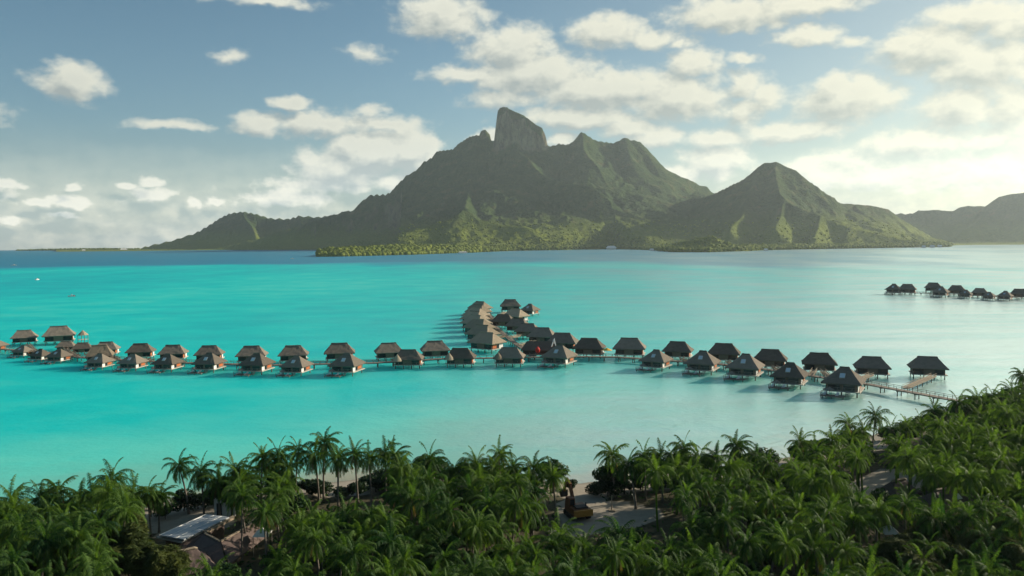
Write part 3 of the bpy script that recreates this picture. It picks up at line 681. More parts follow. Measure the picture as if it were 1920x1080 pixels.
MB().box(-3.7, 3.7, -3.2, 3.2, 2.1, 4.3).build('wall', MT['timber'], wing); MB().box(-4, 4, -3.7, 3.7, 1.86, 2.1).build('deck', MT['deck'], wing); posts(wing, [(x, y) for x in (-3.4, 3.4) for y in (-3, 3)])
p = P(172, 670, 4.0); wing.location = (p.x, p.y+6, 0); wing.rotation_euler = (0, 0, rad(20))
tag(wing, 'olive tan thatched stilt bungalow tucked behind a front bungalow at left', 'bungalow', 'bungalows in the back row along the pier')

def parasol(px, py, z, m, label, s=1.0):
    r = empty('parasol'); MB().cone((0, 0), 1.7, 2.0, 2.75, 8).build('canopy', MT[m], r); MB().tube([(0, 0, 0), (0, 0, 2.7)], [.05, .05], 6).build('pole', MT['white'], r)
    p = P(px, py, z+2.2); r.location = (p.x, p.y, z); r.scale = (s, s, s); tag(r, label, 'parasol'); return r
parasol(1138, 657, 2.1, 'yellow', 'open yellow parasol on the deck beside a back row bungalow', 1.15)
rp = empty('parasol')                          # the red one is folded half shut beside the hall
MB().tube([(0, 0, 1.0), (0, 0, 1.6), (0, 0, 2.6), (0, 0, 3.3), (0, 0, 3.9)], [.5, 1.0, 1.15, .7, .05], 9).build('canopy', MT['red'], rp); MB().tube([(0, 0, 0), (0, 0, 1.2)], [.07, .07], 6).build('pole', MT['post'], rp)
p = P(1008, 655, 4.3); rp.scale = (.8, .8, .85); rp.location = (p.x, p.y, 2.1); tag(rp, 'bright red canvas parasol standing in front of the low dark hall', 'parasol')

# ------------------------------------------------------------------ walkways
def walkway(name, path, label, spurs=(), wd=2.3, z=1.8, step=5.5, z_end=None):
    r = empty(name, (0, 0, 0)); pts = [P(x, y, z) for x, y in path]
    dk = MB(); rl = MB(); cnt = 0
    for a, b in zip(pts[:-1], pts[1:]): dk.bar(a, b+(b-a).normalized()*0.25, wd, .28)
    dk.build('deck', MT['deck'], r)
    def rails(a, b, mb):
        d = (b-a).normalized(); s_ = Vector((d.y, -d.x, 0))*(wd/2-.1)
        for q in (-1, 1):
            mb.bar(a+s_*q+Vector((0, 0, .95)), b+s_*q+Vector((0, 0, .95)), .09, .09)
            n = max(1, int((b-a).length/2.2))
            for i in range(n):
                p = a.lerp(b, i/n)+s_*q; mb.box(p.x-.05, p.x+.05, p.y-.05, p.y+.05, p.z, p.z+.95)
    for a, b in zip(pts[:-1], pts[1:]): rails(a, b, rl)
    rl.build('handrail', MT['post'], r)
    L = [0]
    for a, b in zip(pts[:-1], pts[1:]): L.append(L[-1]+(b-a).length)
    n = min(96, int(L[-1]/step)); 
    for i in range(n):
        t = L[-1]*(i+.5)/n; j = max(q for q in range(len(L)-1) if L[q] <= t); p = pts[j].lerp(pts[j+1], (t-L[j])/(L[j+1]-L[j]))
        d = (pts[j+1]-pts[j]).normalized(); s_ = Vector((d.y, -d.x, 0))*(wd/2-.35)
        mb = MB()
        for q in (-1, 1): mb.tube([p+s_*q+Vector((0, 0, -z-1.6)), p+s_*q+Vector((0, 0, -.2))], [.16, .14], 6)
        mb.bar(p+s_*1.3-Vector((0, 0, .3)), p-s_*1.3-Vector((0, 0, .3)), .3, .3)
        mb.build('post', MT['post'], r)
    for (a, b) in spurs:
        mb = MB(); a, b = P(*a, z+.02), P(*b, z+.02); mb.bar(a, b, 1.6, .2); d = (b-a).normalized(); s_ = Vector((d.y, -d.x, 0))*.72
        for q in (-1, 1): mb.bar(a+s_*q+Vector((0, 0, .9)), b+s_*q+Vector((0, 0, .9)), .1, .1); mb.bar(a+s_*q+Vector((0, 0, .45)), b+s_*q+Vector((0, 0, .45)), .08, .3)
        n = max(2, int((b-a).length/4))
        for i in range(n): q = a.lerp(b, (i+.5)/n); mb.tube([q-Vector((0, 0, z+1.6)), q-Vector((0, 0, .15))], [.12, .12], 6)
        mb.build('side_walkway', MT['tan'], r)
    tag(r, label, 'pier'); return r
MAINP = [(-70,648),(30,656),(100,664),(160,670),(265,676),(330,679),(430,682),(510,684),(600,682),(700,680),(770,676),(830,672),(900,671),(1000,669),(1100,668),(1160,669),(1260,676),(1340,681),(1430,691),(1530,705),(1630,720),(1700,733),(1765,745),(1850,760)]
def on_main(x): return (x, float(np.interp(x, [q[0] for q in MAINP], [q[1] for q in MAINP])))
sp = []
for _, (_, lst) in list(ROWS.items())[:4]:
    for kind, x0, x1, ey, rot in lst:
        c = (x0+x1)/2
        if c > 1560 or c < 20: continue
        tgt = (c+ (6 if kind == 'L' else 0), ey+ (13 if kind == 'L' else 4)); mx_ = c+22
        if abs(on_main(mx_)[1]-tgt[1]) > 3: sp.append((on_main(mx_), tgt))
sp += [((1697,728),(1751,705)), ((1600,716),(1634,703)), ((1520,704),(1528,694))]
walkway('boardwalk', MAINP, 'long grey boardwalk on posts running between the two rows of bungalows', sp)
walkway('boardwalk', [(1000,668),(985,655),(962,640),(940,622),(926,610),(923,598),(915,588),(903,584)], 'curving grey branch boardwalk between the two crowded far arms', [((926,600),(948,585)), ((921,600),(908,588)), ((922,612),(905,606)), ((940,622),(915,618)), ((950,631),(925,634)), ((955,634),(985,628)), ((975,648),(1010,640))], step=5)
walkway('boardwalk', [(1664,549),(1725,549),(1790,552),(1850,555),(1960,561)], 'distant thin boardwalk joining the small bungalows by the right edge', step=7)

# ------------------------------------------------------------------ palms
def palm_meshes(seed, h, lean, nf=22, spread=1.0, fl=3.9):
    R = random.Random(seed)
    base = Vector((0, 0, -0.3)); bend = Vector((lean[0], lean[1], 0))
    pts = [base+Vector((0, 0, h+.3))*t+bend*(t**1.7) for t in [i/8 for i in range(9)]]
    tm = MB(); tm.tube(pts, [.24, .19, .165, .15, .145, .14, .135, .13, .15], 7)
    top = pts[-1]; V, Fc = [], []; DV, DF = [], []
    def quad(Vl, Fl, a, b, c, d): o = len(Vl); Vl += [a, b, c, d]; Fl.append((o, o+1, o+2, o+3))
    wind = Vector((0.42, -0.06, 0))
    for i in range(nf):
        u = i/(nf-1); az_ = i*2.39996+R.uniform(-.25, .25)
        el = rad(78-118*u**0.95+R.uniform(-8, 8)); L = fl*(0.72+0.35*math.sin(math.pi*min(1, .25+u*.75)))*R.uniform(.88, 1.1)
        dry = i >= nf-2 and R.random() < .75
        Vl, Fl = (DV, DF) if dry else (V, Fc)
        p = top.copy(); hd = Vector((math.cos(az_), math.sin(az_), 0)); n = 16; d = hd*math.cos(el)+Vector((0, 0, math.sin(el)))
        d = (d+wind*0.5).normalized(); prev = None
        tw = R.uniform(-.5, .5)
        for s_ in range(n+1):
            t = s_/n
            sag = 0.09+0.12*t
            d = (d+Vector((0, 0, -1))*sag*(0.7+.5*u)+wind*0.06*t).normalized()
            side = d.cross(Vector((0, 0, 1)))
            side = side.normalized() if side.length > .05 else Vector((-hd.y, hd.x, 0))
            side = (Matrix.Rotation(tw*t, 3, d) @ side)
            upn = side.cross(d).normalized()
            q = p+d*(L/n)
            wd = 0.055*(1-t)+.012
            quad(Vl, Fl, p-side*wd, p+side*wd, q+side*wd, q-side*wd)
            if t > 0.10:
                ll = (0.80*math.sin(math.pi*(0.12+0.76*t))**0.7+.16)*(fl/3.9)*R.uniform(.85, 1.1)*(.5+.5*min(1, u*4.5))
                for sg in (-1, 1):
                    for hf in (0, .5):
                        o = p+d*(L/n)*hf
                        dr = (side*sg*R.uniform(.6,.95)+d*R.uniform(.35,.75)-Vector((0, 0, 1))*(.5+.6*R.random())+upn*.12+wind*.2).normalized()
                        lw = d*0.044
                        mid = o+dr*ll*.55; tip = o+(dr-Vector((0, 0, .28))).normalized()*ll
                        k_ = len(Vl); Vl += [o-lw, o+lw, mid+lw*.8, mid-lw*.8, tip]; Fl.append((k_, k_+1, k_+2, k_+3)); Fl.append((k_+3, k_+2, k_+4))
            p = q
    def mk(nm, Vl, Fl, m):
        me = bpy.data.meshes.new(nm); me.from_pydata([tuple(v) for v in Vl], [], Fl); me.update(); me.materials.append(m); return me
    tme = tm.mesh('trunk'); tme.materials.append(MT['trunk']); tme.polygons.foreach_set('use_smooth', [True]*len(tme.polygons))
    return tme, mk('crown', V, Fc, MT['palm']), (mk('dry_frond', DV, DF, MT['palm_dry']) if DV else None), top
PALMS = [palm_meshes(10+i, hh, ln, nf, 1, fl) for i, (hh, ln, nf, fl) in enumerate([(9.0,(.3,.1),34,3.3),(10.0,(-.6,.2),31,3.4),(8.0,(.5,-.3),32,3.2),(9.5,(1.2,.3),30,3.5),(7.0,(-.2,.4),30,3.2),(10.5,(-1.4,.2),27,3.4),(8.5,(.1,-.5),34,3.3),(9.0,(.9,-.2),33,3.5)])]
placed = []
def place_palm(crown, variant, sc, rz, label, group):
    tme, cme, dme, top = PALMS[variant]
    r = empty('coconut_palm'); r.rotation_euler = (0, 0, rz); r.scale = (sc, sc, sc)
    off = Matrix.Rotation(rz, 3, 'Z') @ top*sc
    bx, by = crown.x-off.x, crown.y-off.y
    gz_ = float(ground_z(np.array(bx), np.array(by)))
    zs = max(0.55, (crown.z-gz_)/(top.z*sc))
    r.location = (bx, by, gz_)
    t = link('trunk', tme, r); t.scale = (1, 1, zs)
    c = link('crown', cme, r); c.location = (0, 0, top.z*(zs-1))
    if dme: d = link('dry_frond', dme, r); d.location = (0, 0, top.z*(zs-1))
    tag(r, label, 'palm tree', group); placed.append((bx, by)); return r
labels_used = set()
def place_label(fmt, p):
    x, y = proj(p); a, b_ = int(round(x/19.2)), int(round(y/10.8))
    for da, db in ((0,0),(1,0),(0,1),(-1,0),(0,-1),(1,1),(-1,-1),(1,-1),(-1,1)):
        s_ = fmt.format(min(100, max(0, a+da)), min(100, max(0, b_+db)))
        if s_ not in labels_used: break
    labels_used.add(s_); return s_
# palms whose crowns stand against the lagoon: photo pixel of the crown centre, height over ground
EDGE = [(20,925,9),(78,925,9),(108,912,9.5),(150,922,9),(172,915,9.5),(210,885,8),(250,915,7),(276,915,6.5),(300,922,5.5),(335,862,8),(376,875,7.5),(408,893,6.5),(440,872,7.5),(492,848,11.5),(521,845,11.5),(540,868,10),(560,836,11.5),(590,845,11),(608,820,12.5),(634,850,11),(664,842,11),(692,850,11),(722,838,11.5),(738,846,10.5),(805,852,10.5),(850,872,9.5),(893,860,10.5),(936,842,11),(962,866,10),(1000,868,10),(1036,884,9),(1148,843,7.4),(1178,860,7.2),(1208,845,7.6),(1238,848,7.6),(1262,850,7.8),(1282,830,11.5),(1310,850,10.5),(1342,848,10.5),(1380,825,11.5),(1418,843,10.5),(1440,860,10),(1500,818,10.5),(1530,838,10),(1560,815,10),(1592,785,11),(1618,798,10),(1642,770,11),(1672,796,10),(1700,790,10.5),(1726,784,10),(1752,762,10.5),(1775,770,10),(1797,745,11),(1815,752,10),(1832,740,11),(1850,746,10),(1862,732,11),(1880,738,10.5),(1898,724,11),(1917,692,14)]
R_ = random.Random(3)
SPECIAL = {5:'solitary tall coconut palm standing against the turquoise water near the left', 9:'tall leaning coconut palm with open crown above the beach at left', 8:'short young pale palm with drooping fronds at the left beach', 31:'coconut palm with spread feathered fronds at the edge right of the beach gap', 60:'tallest coconut palm poking up at the right photo edge', 18:'tallest coconut palm of the clump left of the small sandy beach'}
for i, (x, y, hh) in enumerate(EDGE):
    hb = max(7.0, hh-2.4) if hh > 8.4 else hh
    while True:
        c = P(x, y+11, hb+1.0)
        if shore_y(c.x)-c.y > 3.5 or hb > 14: break
        hb += .3
    v = R_.randrange(8)
    if i == 9: v = 5
    sc = R_.uniform(.84, 1.06)
    lab = SPECIAL.get(i) or place_label('beachside coconut palm outlined against the lagoon, crown {}% across and {}% down the photo', c)
    place_palm(c, v, sc, R_.uniform(0, 6.28) if i != 9 else 0.2, lab, 'coconut palms along the beach edge')
KEEP_OUT = [(288,955,440,1050),(1050,905,1235,980),(590,880,705,928),(1620,880,1700,905),(455,985,510,1010),(1645,980,1690,1005),(1755,918,1790,925)]
cand = []; outer = []; EX = [e[0] for e in EDGE]; EY = [e[1] for e in EDGE]
for _ in range(60000):
    y = R_.uniform(62, 235); x = R_.uniform(-.92, .98)*y
    s_ = float(shore_y(x))-y
    if s_ < 7: continue
    if any((x-a)**2+(y-b)**2 < (3.05 if y < 130 else 3.4)**2 for a, b in placed): continue
    hh = R_.uniform(4.6, 9.2) if y < 150 else R_.uniform(5.6, 9.6)
    c = Vector((x, y, 1.4+hh)); px, py = proj(c)
    if py > 1130: continue
    outside = px < -60 or px > 1980
    if outside and (px < -420 or px > 2420 or len(outer) >= 150): continue
    if py < float(np.interp(px, EX, EY))+30: continue
    rp_ = 3.1*F_PX/c.length
    if any(a-rp_ < px < b+rp_ and t-rp_*.5 < py < u+rp_*.85 for a, t, b, u in KEEP_OUT): continue
    bx_, by_ = proj((x, y, 1.4))
    if any(a-8 < bx_ < b+8 and t-5 < by_ < u+8 for a, t, b, u in KEEP_OUT): continue
    if any(in_poly(np.array([[x, y]]), cl)[0] for cl in CLEAR): continue
    if (190 < px < 335 and py > 975) or (px < 190 and py > 1010 and R_.random() < .6) or (px > 1640 and py > 975 and R_.random() < .93): continue   # soft ironwoods stand here
    placed.append((x, y)); (outer if outside else cand).append(c)
    if len(cand) >= 520: break
kinds = ['coconut palm','yellowish coconut palm','bushy coconut palm','leaning coconut palm']
cand.sort(key=lambda c: c.length)
NIND = 299-len(EDGE); rest = cand[NIND:]+outer
for c in cand[:NIND]:
    v = R_.randrange(8)
    place_palm(c, v, R_.uniform(.64, 1.06), R_.uniform(0, 6.28), place_label('coconut palm deep in the grove, crown {}% across and {}% down the photo', c), 'coconut palms filling the grove')
# the palms past the first 300: one mass at the back of the grove
bufs = {}
for v, (tme, cme, dme, top) in enumerate(PALMS):
    co = np.empty(len(cme.vertices)*3, np.float32); cme.vertices.foreach_get('co', co)
    bufs[v] = (co.reshape(-1, 3), [tuple(p.vertices) for p in cme.polygons])
gV, g4, g3, off = [], [], [], 0
for c in rest:
    v = R_.randrange(8); co, fs = bufs[v]; top = PALMS[v][3]; a = R_.uniform(0, 6.28); sc = R_.uniform(.66, 1.05)
    q = (co-np.array(top))*sc; ca_, sa_ = math.cos(a), math.sin(a)
    q = np.stack([q[:, 0]*ca_-q[:, 1]*sa_, q[:, 0]*sa_+q[:, 1]*ca_, q[:, 2]], 1)+np.array(c)
    gV.append(q)
    for f in fs: (g4 if len(f) == 4 else g3).append(tuple(i+off for i in f))
    off += len(q)
    th = MB(); th.tube([(c.x+.3, c.y-.2, 0.3), (c.x+.1, c.y, c.z*.5), (c.x, c.y, c.z)], [.2, .15, .14], 5); gV.append(np.array([tuple(p) for p in th.v], np.float32))
    for f in th.f:
        if len(f) == 4: g4.append(tuple(i+off for i in f))
    off += len(th.v)
if rest:
    g4 += [(a, b, c_, c_) for a, b, c_ in []]
    Vg = np.concatenate(gV); me = bpy.data.meshes.new('palm_grove'); me.from_pydata(Vg.tolist(), [], g4+g3); me.update(); me.materials.append(MT['palm'])
    tag(link('palm_grove', me), 'further coconut palms massed towards the back of the grove', 'palm trees', kind='stuff')
print('PALMS', len(cand)+len(EDGE))

# ------------------------------------------------------------------ broad-leaved trees, shrubs, ironwoods, undergrowth
def leafy(seed, rx, ry, rz, zc, n, size, lobes, elong=1.0, up=0.0):
    R = np.random.default_rng(seed)
    lc = R.normal(0, 1, (lobes, 3)); lc /= np.linalg.norm(lc, axis=1)[:, None]; lc *= R.uniform(.25, .75, (lobes, 1)); lc[:, 2] = np.abs(lc[:, 2])*.8-.1
    k_ = R.integers(0, lobes, n); dv = R.normal(0, 1, (n, 3)); dv /= np.linalg.norm(dv, axis=1)[:, None]
    rr_ = R.uniform(.55, 1.0, (n, 1))**.5*R.uniform(.30, .5, (lobes, 1))[k_]
    c = (lc[k_]+dv*rr_)*np.array([rx, ry, rz])+np.array([0, 0, zc])
    c[:, 2] = np.maximum(c[:, 2], 0.15)
    a = dv+R.normal(0, .6, (n, 3)); a[:, 2] += up; a /= np.linalg.norm(a, axis=1)[:, None]
    b = np.cross(a, R.normal(0, 1, (n, 3))); b /= np.linalg.norm(b, axis=1)[:, None]; t = np.cross(a, b)
    s_ = size*R.uniform(.6, 1.3, (n, 1)); b *= s_*elong; t *= s_/elong**.5
    V = np.stack([c-b, c-t*.6+a*s_*.15, c+b, c+t*.6+a*s_*.15], 1).reshape(-1, 3)
    return V, np.arange(n*4).reshape(n, 4)
def tree_proto(seed, rx, rz, zc, n, size, lobes, m, elong=1.0, up=0.0, trunk=True, th=.16):
    V, F_ = leafy(seed, rx, rx, rz, zc, n, size, lobes, elong, up)
    cme = big_mesh('crown', V, F_, m)
    R = random.Random(seed); tb = MB(); tb.tube([(0, 0, -.3), (.1, 0, zc*.5), (0, .1, zc*.95)], [th, th*.8, th*.5], 6)
    for i in range(5):
        a = i*1.256+R.random(); tb.tube([(0, 0, zc*.45), (math.cos(a)*rx*.3, math.sin(a)*rx*.3, zc*.8), (math.cos(a)*rx*.6, math.sin(a)*rx*.6, zc+rz*.25)], [th*.6, th*.4, th*.15], 5)
    tme = tb.mesh('trunk'); tme.materials.append(MT['bark'])
    return tme, cme
BROAD = [tree_proto(40+i, 2.9, 2.4, 3.6, 1900, .26, 9, MT['broad']) for i in range(3)]
SHRUB = [tree_proto(50+i, 2.2, 1.9, 1.3, 1700, .17, 7, MT['beach'], th=.09) for i in range(3)]
WISP = [tree_proto(60+i, 3.0, 4.2, 5.2, 5200, .30, 14, MT['wispy'], 2.6, 1.4) for i in range(3)]
def place_tree(pr, name, p, sc, label, cat, group):
    r = empty(name, (p.x, p.y, float(ground_z(np.array(p.x), np.array(p.y)))), R_.uniform(0, 6.28), sc)
    link('trunk', pr[0], r); link('crown', pr[1], r); tag(r, label, cat, group); return r
# dark rounded shrubs along the beach: pixel of the foot, size
SHR = [(705,922,1.3),(735,920,1.4),(765,916,1.3),(795,915,1.3),(585,928,1.2),(600,934,1.1),(850,915,1.3),(905,915,1.3),(970,920,1.2),(530,936,1.3),(310,975,.9),(640,938,1.0),(670,934,1.1),(250,945,1.1),(282,948,1.0),(225,950,.9),(120,955,1.0),(345,958,1.3),(372,952,1.2),(400,945,1.2),(455,938,1.3),(480,930,1.2),(515,928,1.2),(545,930,1.1),(575,922,1.0),(690,918,1.2),(720,908,1.3),(750,905,1.2),(785,905,1.2),(830,905,1.1),(880,905,1.1),(940,908,1.1),(1000,912,1.1),(1040,918,.9),(1072,914,.7),(1118,930,1.1),(1140,932,1.4),(1170,928,1.5),(1205,925,1.4),(1240,925,1.3),(1285,915,1.3),(1330,908,1.3),(1375,900,1.2),(1425,890,1.1),(1500,865,1.2),(1550,858,1.2),(1600,840,1.2),(1660,825,1.1),(1720,808,1.2),(1790,790,1.3),(1850,775,1.3),(1900,765,1.3),(55,965,1.0),(15,972,1.0)]
for x, y, s_ in SHR:
    p = P(x, y, 1.0); s_ = s_*R_.uniform(.9, 1.15); c = p+Vector((0, 0, 1.8*s_))
    place_tree(R_.choice(SHRUB), 'beach_shrub', p, s_, place_label('dark rounded beach shrub along the shore, {}% across and {}% down the photo', c), 'shrub', 'dark shrubs along the beach')
for x, y, s_ in [(215,1040,1.1),(238,1050,1.1),(282,1098,1.0),(240,1085,1.1),(150,1085,1.0),(95,1095,.95),(190,1110,1.0),(310,1115,1.0),(30,1110,.9),(1735,1060,1.05),(1800,1045,1.05),(1870,1035,1.1),(1905,1065,1.15),(1680,1090,1.0),(1765,1100,1.05),(1840,1095,1.1),(1920,1000,1.0),(1900,1115,1.1),(1720,1125,1.0),(1640,1120,.9)]:
    p = P(x, y-25, 5.0); c = Vector((p.x, p.y, 5))
    place_tree(R_.choice(WISP), 'ironwood_tree', p, s_*.9, place_label('soft feathery ironwood tree in the foreground, {}% across and {}% down the photo', c), 'tree', 'feathery trees in the lower corners')
nb = 0; bp = []
for _ in range(9000):
    y = R_.uniform(66, 225); x = R_.uniform(-.68, .70)*y
    if float(shore_y(x))-y < 9 or any((x-a)**2+(y-b)**2 < 6.2**2 for a, b in bp): continue
    sc = R_.uniform(.75, 1.15); c = Vector((x, y, 3.8*sc)); px, py = proj(c)
    if px < -30 or px > 1950 or py > 1105: continue
    if any(a-45 < px < b+45 and t-5 < py < u+50 for a, t, b, u in KEEP_OUT) or any(in_poly(np.array([[x, y]]), cl)[0] for cl in CLEAR): continue
    bp.append((x, y)); nb += 1
    place_tree(R_.choice(BROAD), 'broadleaf_tree', Vector((x, y, 0)), sc, place_label('low broadleaf tree under the palms, crown {}% across and {}% down the photo', c), 'tree', 'broadleaf trees under the palms')
    if nb >= 170: break
# undergrowth: leaves over the grove floor
nu = 50000; ux = rng.uniform(-170, 215, nu); uy = rng.uniform(55, 232, nu); sdn = shore_y(ux)-uy
keep = (sdn > 8) & (np.abs(ux) < uy*1.0); pt = np.stack([ux, uy], 1)
for cl in CLEAR: keep &= ~in_poly(pt, cl)
ux, uy = ux[keep], uy[keep]; nu = len(ux); hz = np.array([mnoise.noise((a*.16, b*.16, 9)) for a, b in zip(ux, uy)]); uz = ground_z(ux, uy)+rng.uniform(.05, 1, nu)*np.clip(.9+hz*1.6, .15, 2.4)
a = rng.normal(0, .7, (nu, 3)); a[:, 2] = 1; a /= np.linalg.norm(a, axis=1)[:, None]; b_ = np.cross(a, rng.normal(0, 1, (nu, 3))); b_ /= np.linalg.norm(b_, axis=1)[:, None]; t_ = np.cross(a, b_)
sz = rng.uniform(.18, .48, (nu, 1)); cc = np.stack([ux, uy, uz], 1)
Vu = np.stack([cc-b_*sz*1.3, cc-t_*sz*.5, cc+b_*sz*1.3, cc+t_*sz*.5], 1).reshape(-1, 3)
tag(link('undergrowth', big_mesh('undergrowth', Vu, np.arange(nu*4).reshape(nu, 4), MT['broad'])), 'low leafy undergrowth on the floor of the palm grove', 'undergrowth', kind='stuff')

# ------------------------------------------------------------------ excavator on the sandy clearing
ex = empty('excavator')
for sx_ in (-1, 1):
    tb = MB(); prof = [(-1.7, .15), (-1.95, .45), (-1.7, .8), (1.7, .8), (1.95, .45), (1.7, .15)]; xs = (sx_*1.25-.3, sx_*1.25+.3)
    tb.add([(x, y, z) for x in xs for y, z in prof], [tuple(range(6)), tuple(range(11, 5, -1))]+[(i, i+6, (i+1) % 6+6, (i+1) % 6) for i in range(6)])
    for i in range(12): y = -1.7+i*.31; tb.box(xs[0]-.04, xs[1]+.04, y-.06, y+.06, .78, .85)
    tr_ = tb.build('track', MT['rubber'], ex)
    wl = MB()
    for y in (-1.4, -.7, 0, .7, 1.4): wl.tube([(sx_*1.25-.34, y, .45), (sx_*1.25+.34, y, .45)], [.26, .26], 10)
    wl.build('roller', MT['rubber'], tr_)
MB().box(-.9, .9, -1.0, 1.0, .5, .95).build('undercarriage', MT['rubber'], ex)
up = MB(); up.add([(-1.45,-2.2,.95),(1.45,-2.2,.95),(1.5,1.5,.95),(-1.5,1.5,.95),(-1.35,-2.35,1.9),(1.35,-2.35,1.9),(1.45,1.4,1.75),(-1.45,1.4,1.75)], [(3,2,1,0),(4,5,6,7),(0,1,5,4),(1,2,6,5),(2,3,7,6),(3,0,4,7)])
bo = up.build('body', MT['excavator'], ex)
MB().box(-1.5, 1.5, -2.75, -2.36, .9, 1.85).build('counterweight', MT['ochre'], ex)
MB().box(-.9, 1.0, -2.0, -.6, 1.92, 2.1).build('engine_cover', MT['rubber'], ex)
MB().tube([(.8, -1.6, 2.0), (.8, -1.6, 2.7)], [.09, .08], 8).build('exhaust_pipe', MT['rubber'], ex)
cb = MB(); cb.add([(-1.45,-.3,1.75),(-.4,-.3,1.75),(-.4,1.5,1.7),(-1.45,1.5,1.7),(-1.4,-.2,3.05),(-.45,-.2,3.05),(-.45,1.15,3.05),(-1.4,1.15,3.05)], [(3,2,1,0),(4,5,6,7),(0,1,5,4),(1,2,6,5),(2,3,7,6),(3,0,4,7)])
cbo = cb.build('cab', MT['excavator'], ex)
MB().box(-1.25, -.6, -.32, -.24, 2.0, 2.85).box(-.43, -.37, 0, 1.0, 2.0, 2.85).build('window', MT['glassdark'], cbo)
MB().bar((0, 1.2, 1.9), (0, 2.6, 4.4), .42, .55).bar((0, 2.5, 4.45), (0, 4.2, 5.0), .40, .5).build('boom', MT['excavator'], ex)
MB().bar((0, 4.2, 5.05), (0, 5.6, 2.7), .34, .45).build('arm', MT['excavator'], ex)
MB().tube([(.25, 1.6, 1.7), (.25, 2.7, 3.9)], [.09, .06], 6).build('hydraulic_ram', MT['rubber'], ex)
bk = MB(); bk.add([(-.6,5.3,2.7),(.6,5.3,2.7),(.6,6.1,2.2),(-.6,6.1,2.2),(-.55,5.1,1.9),(.55,5.1,1.9),(.55,5.5,1.5),(-.55,5.5,1.5)], [(0,1,2,3),(0,4,5,1),(4,7,6,5),(0,3,7,4),(1,5,6,2)])
for i in range(4): x = -.5+i*.33; bk.box(x-.05, x+.05, 6.05, 6.3, 2.05, 2.15)
bk.build('bucket', MT['rubber'], ex)
p = P(1082, 968, 1.4); ex.location = (p.x, p.y, float(ground_z(np.array(p.x), np.array(p.y)))-.05); ex.rotation_euler = (0, 0, rad(18))
tag(ex, 'muddy orange excavator parked at the left of the sandy clearing', 'excavator')
tp = MB(); tp.tube([(0, 0, 0), (0, 0, 2.4)], [.1, .08], 7); tp.box(-.5, .5, -.5, .5, 0, .15); p = P(1147, 957, 1.4); o = tp.build('post', MT['tan']); o.location = (p.x, p.y, float(ground_z(np.array(p.x), np.array(p.y)))); tag(o, 'short post with block base standing in the sandy clearing', 'post')

# ------------------------------------------------------------------ houses among the palms
def slab(quad, t): q = [Vector(v) for v in quad]; n = Vector((0, 0, t)); return MB().add([v-n for v in q]+q, [(3,2,1,0),(4,5,6,7),(0,1,5,4),(1,2,6,5),(2,3,7,6),(3,0,4,7)])
hs = empty('house'); hc = P(350, 1000, 4.5); hs.location = (hc.x, hc.y, 1.4)
def HL(x, y, z): v = P(x, y, z); return (v.x-hc.x, v.y-hc.y, z-1.4)
slab([HL(345,1011,4.75), HL(430,969,4.75), HL(386,964,4.75), HL(298,1003,4.75)], .18).build('metal_roof', MT['metalroof'], hs)
sm = MB()
for t in (.33, .66):
    a, b_ = Vector(HL(345,1011,4.79)).lerp(Vector(HL(298,1003,4.79)), t), Vector(HL(430,969,4.79)).lerp(Vector(HL(386,964,4.79)), t); sm.bar(a, b_, .07, .05)
sm.bar(HL(298,1003,4.82), HL(386,964,4.82), .12, .1); sm.build('roof_seam', MT['white'], hs)
slab([HL(340,1016,4.35), HL(432,971,4.35), HL(384,965,4.35), HL(293,1007,4.35)], .2).build('eave_slab', MT['plaster'], hs)
wl = MB(); c4 = [Vector(HL(342,1013,4.15)), Vector(HL(420,976,4.15)), Vector(HL(388,970,4.15)), Vector(HL(310,1004,4.15))]
wl.add([(v.x, v.y, -.2) for v in c4]+[(v.x, v.y, 2.74) for v in c4], [(4,5,6,7),(0,1,5,4),(1,2,6,5),(2,3,7,6),(3,0,4,7)]); wl.build('wall', MT['shingle'], hs)
slab([HL(384,998,4.5), HL(440,969,4.5), HL(437,966,4.5), HL(381,995,4.5)], .35).build('courtyard_beam', MT['tan'], hs)
rf = slab([HL(330,1050,2.9), HL(425,1062,2.9), HL(413,1014,4.6), HL(384,999,4.6)], .2); rf.f.append((5,6,7)); rf.build('shingle_roof', MT['shingle'], hs)
slab([HL(430,1058,2.9), HL(505,1000,2.9), HL(474,981,4.6), HL(414,1014,4.6)], .2).build('shingle_roof', MT['shingle'], hs)
slab([HL(318,1044,2.8), HL(330,1050,2.9), HL(383,999,4.6), HL(346,1014,4.2)], .18).build('shingle_roof', MT['shingle'], hs)
cp = MB(); cp.bar(HL(384,999,4.7), HL(413,1014,4.7), .3, .15).bar(HL(413,1014,4.7), HL(474,981,4.7), .3, .15); cp.build('ridge_cap', MT['tan'], hs)
tag(hs, 'house with pale grey metal roof panel and brown shingle wings at lower left', 'house')
h2 = empty('house'); rf = hip_roof(-3.4, 3.4, -3, 3, 2.6, -1.4, 1.4, 0, 4.6).build('roof', MT['shingle'], h2); MB().box(-2.8, 2.8, -2.4, 2.4, -.1, 2.9).build('wall', MT['tan'], h2); ridge_cap(-1.4, 1.4, 0, 4.6).build('ridge_cap', MT['tan'], rf)
MB().box(-.5, .5, -2.5, -2.38, 0, 2.1).build('door', MT['glassdark'], h2)
p = P(345, 1062, 4.0); h2.location = (p.x, p.y, 1.4); h2.rotation_euler = (0, 0, rad(35)); tag(h2, 'brown hip roofed pavilion with pale ridge at the bottom left of the grove', 'house')
h3 = empty('house'); rf = hip_roof(-4.6, 4.6, -3.2, 3.2, 3.2, -2.6, 2.6, 0, 5.6).build('roof', MT['shingle'], h3); ridge_cap(-2.6, 2.6, 0, 5.6).build('ridge_cap', MT['tan'], rf); MB().box(-4, 4, -2.6, 2.6, -.1, 3.4).build('wall', MT['tan'], h3)
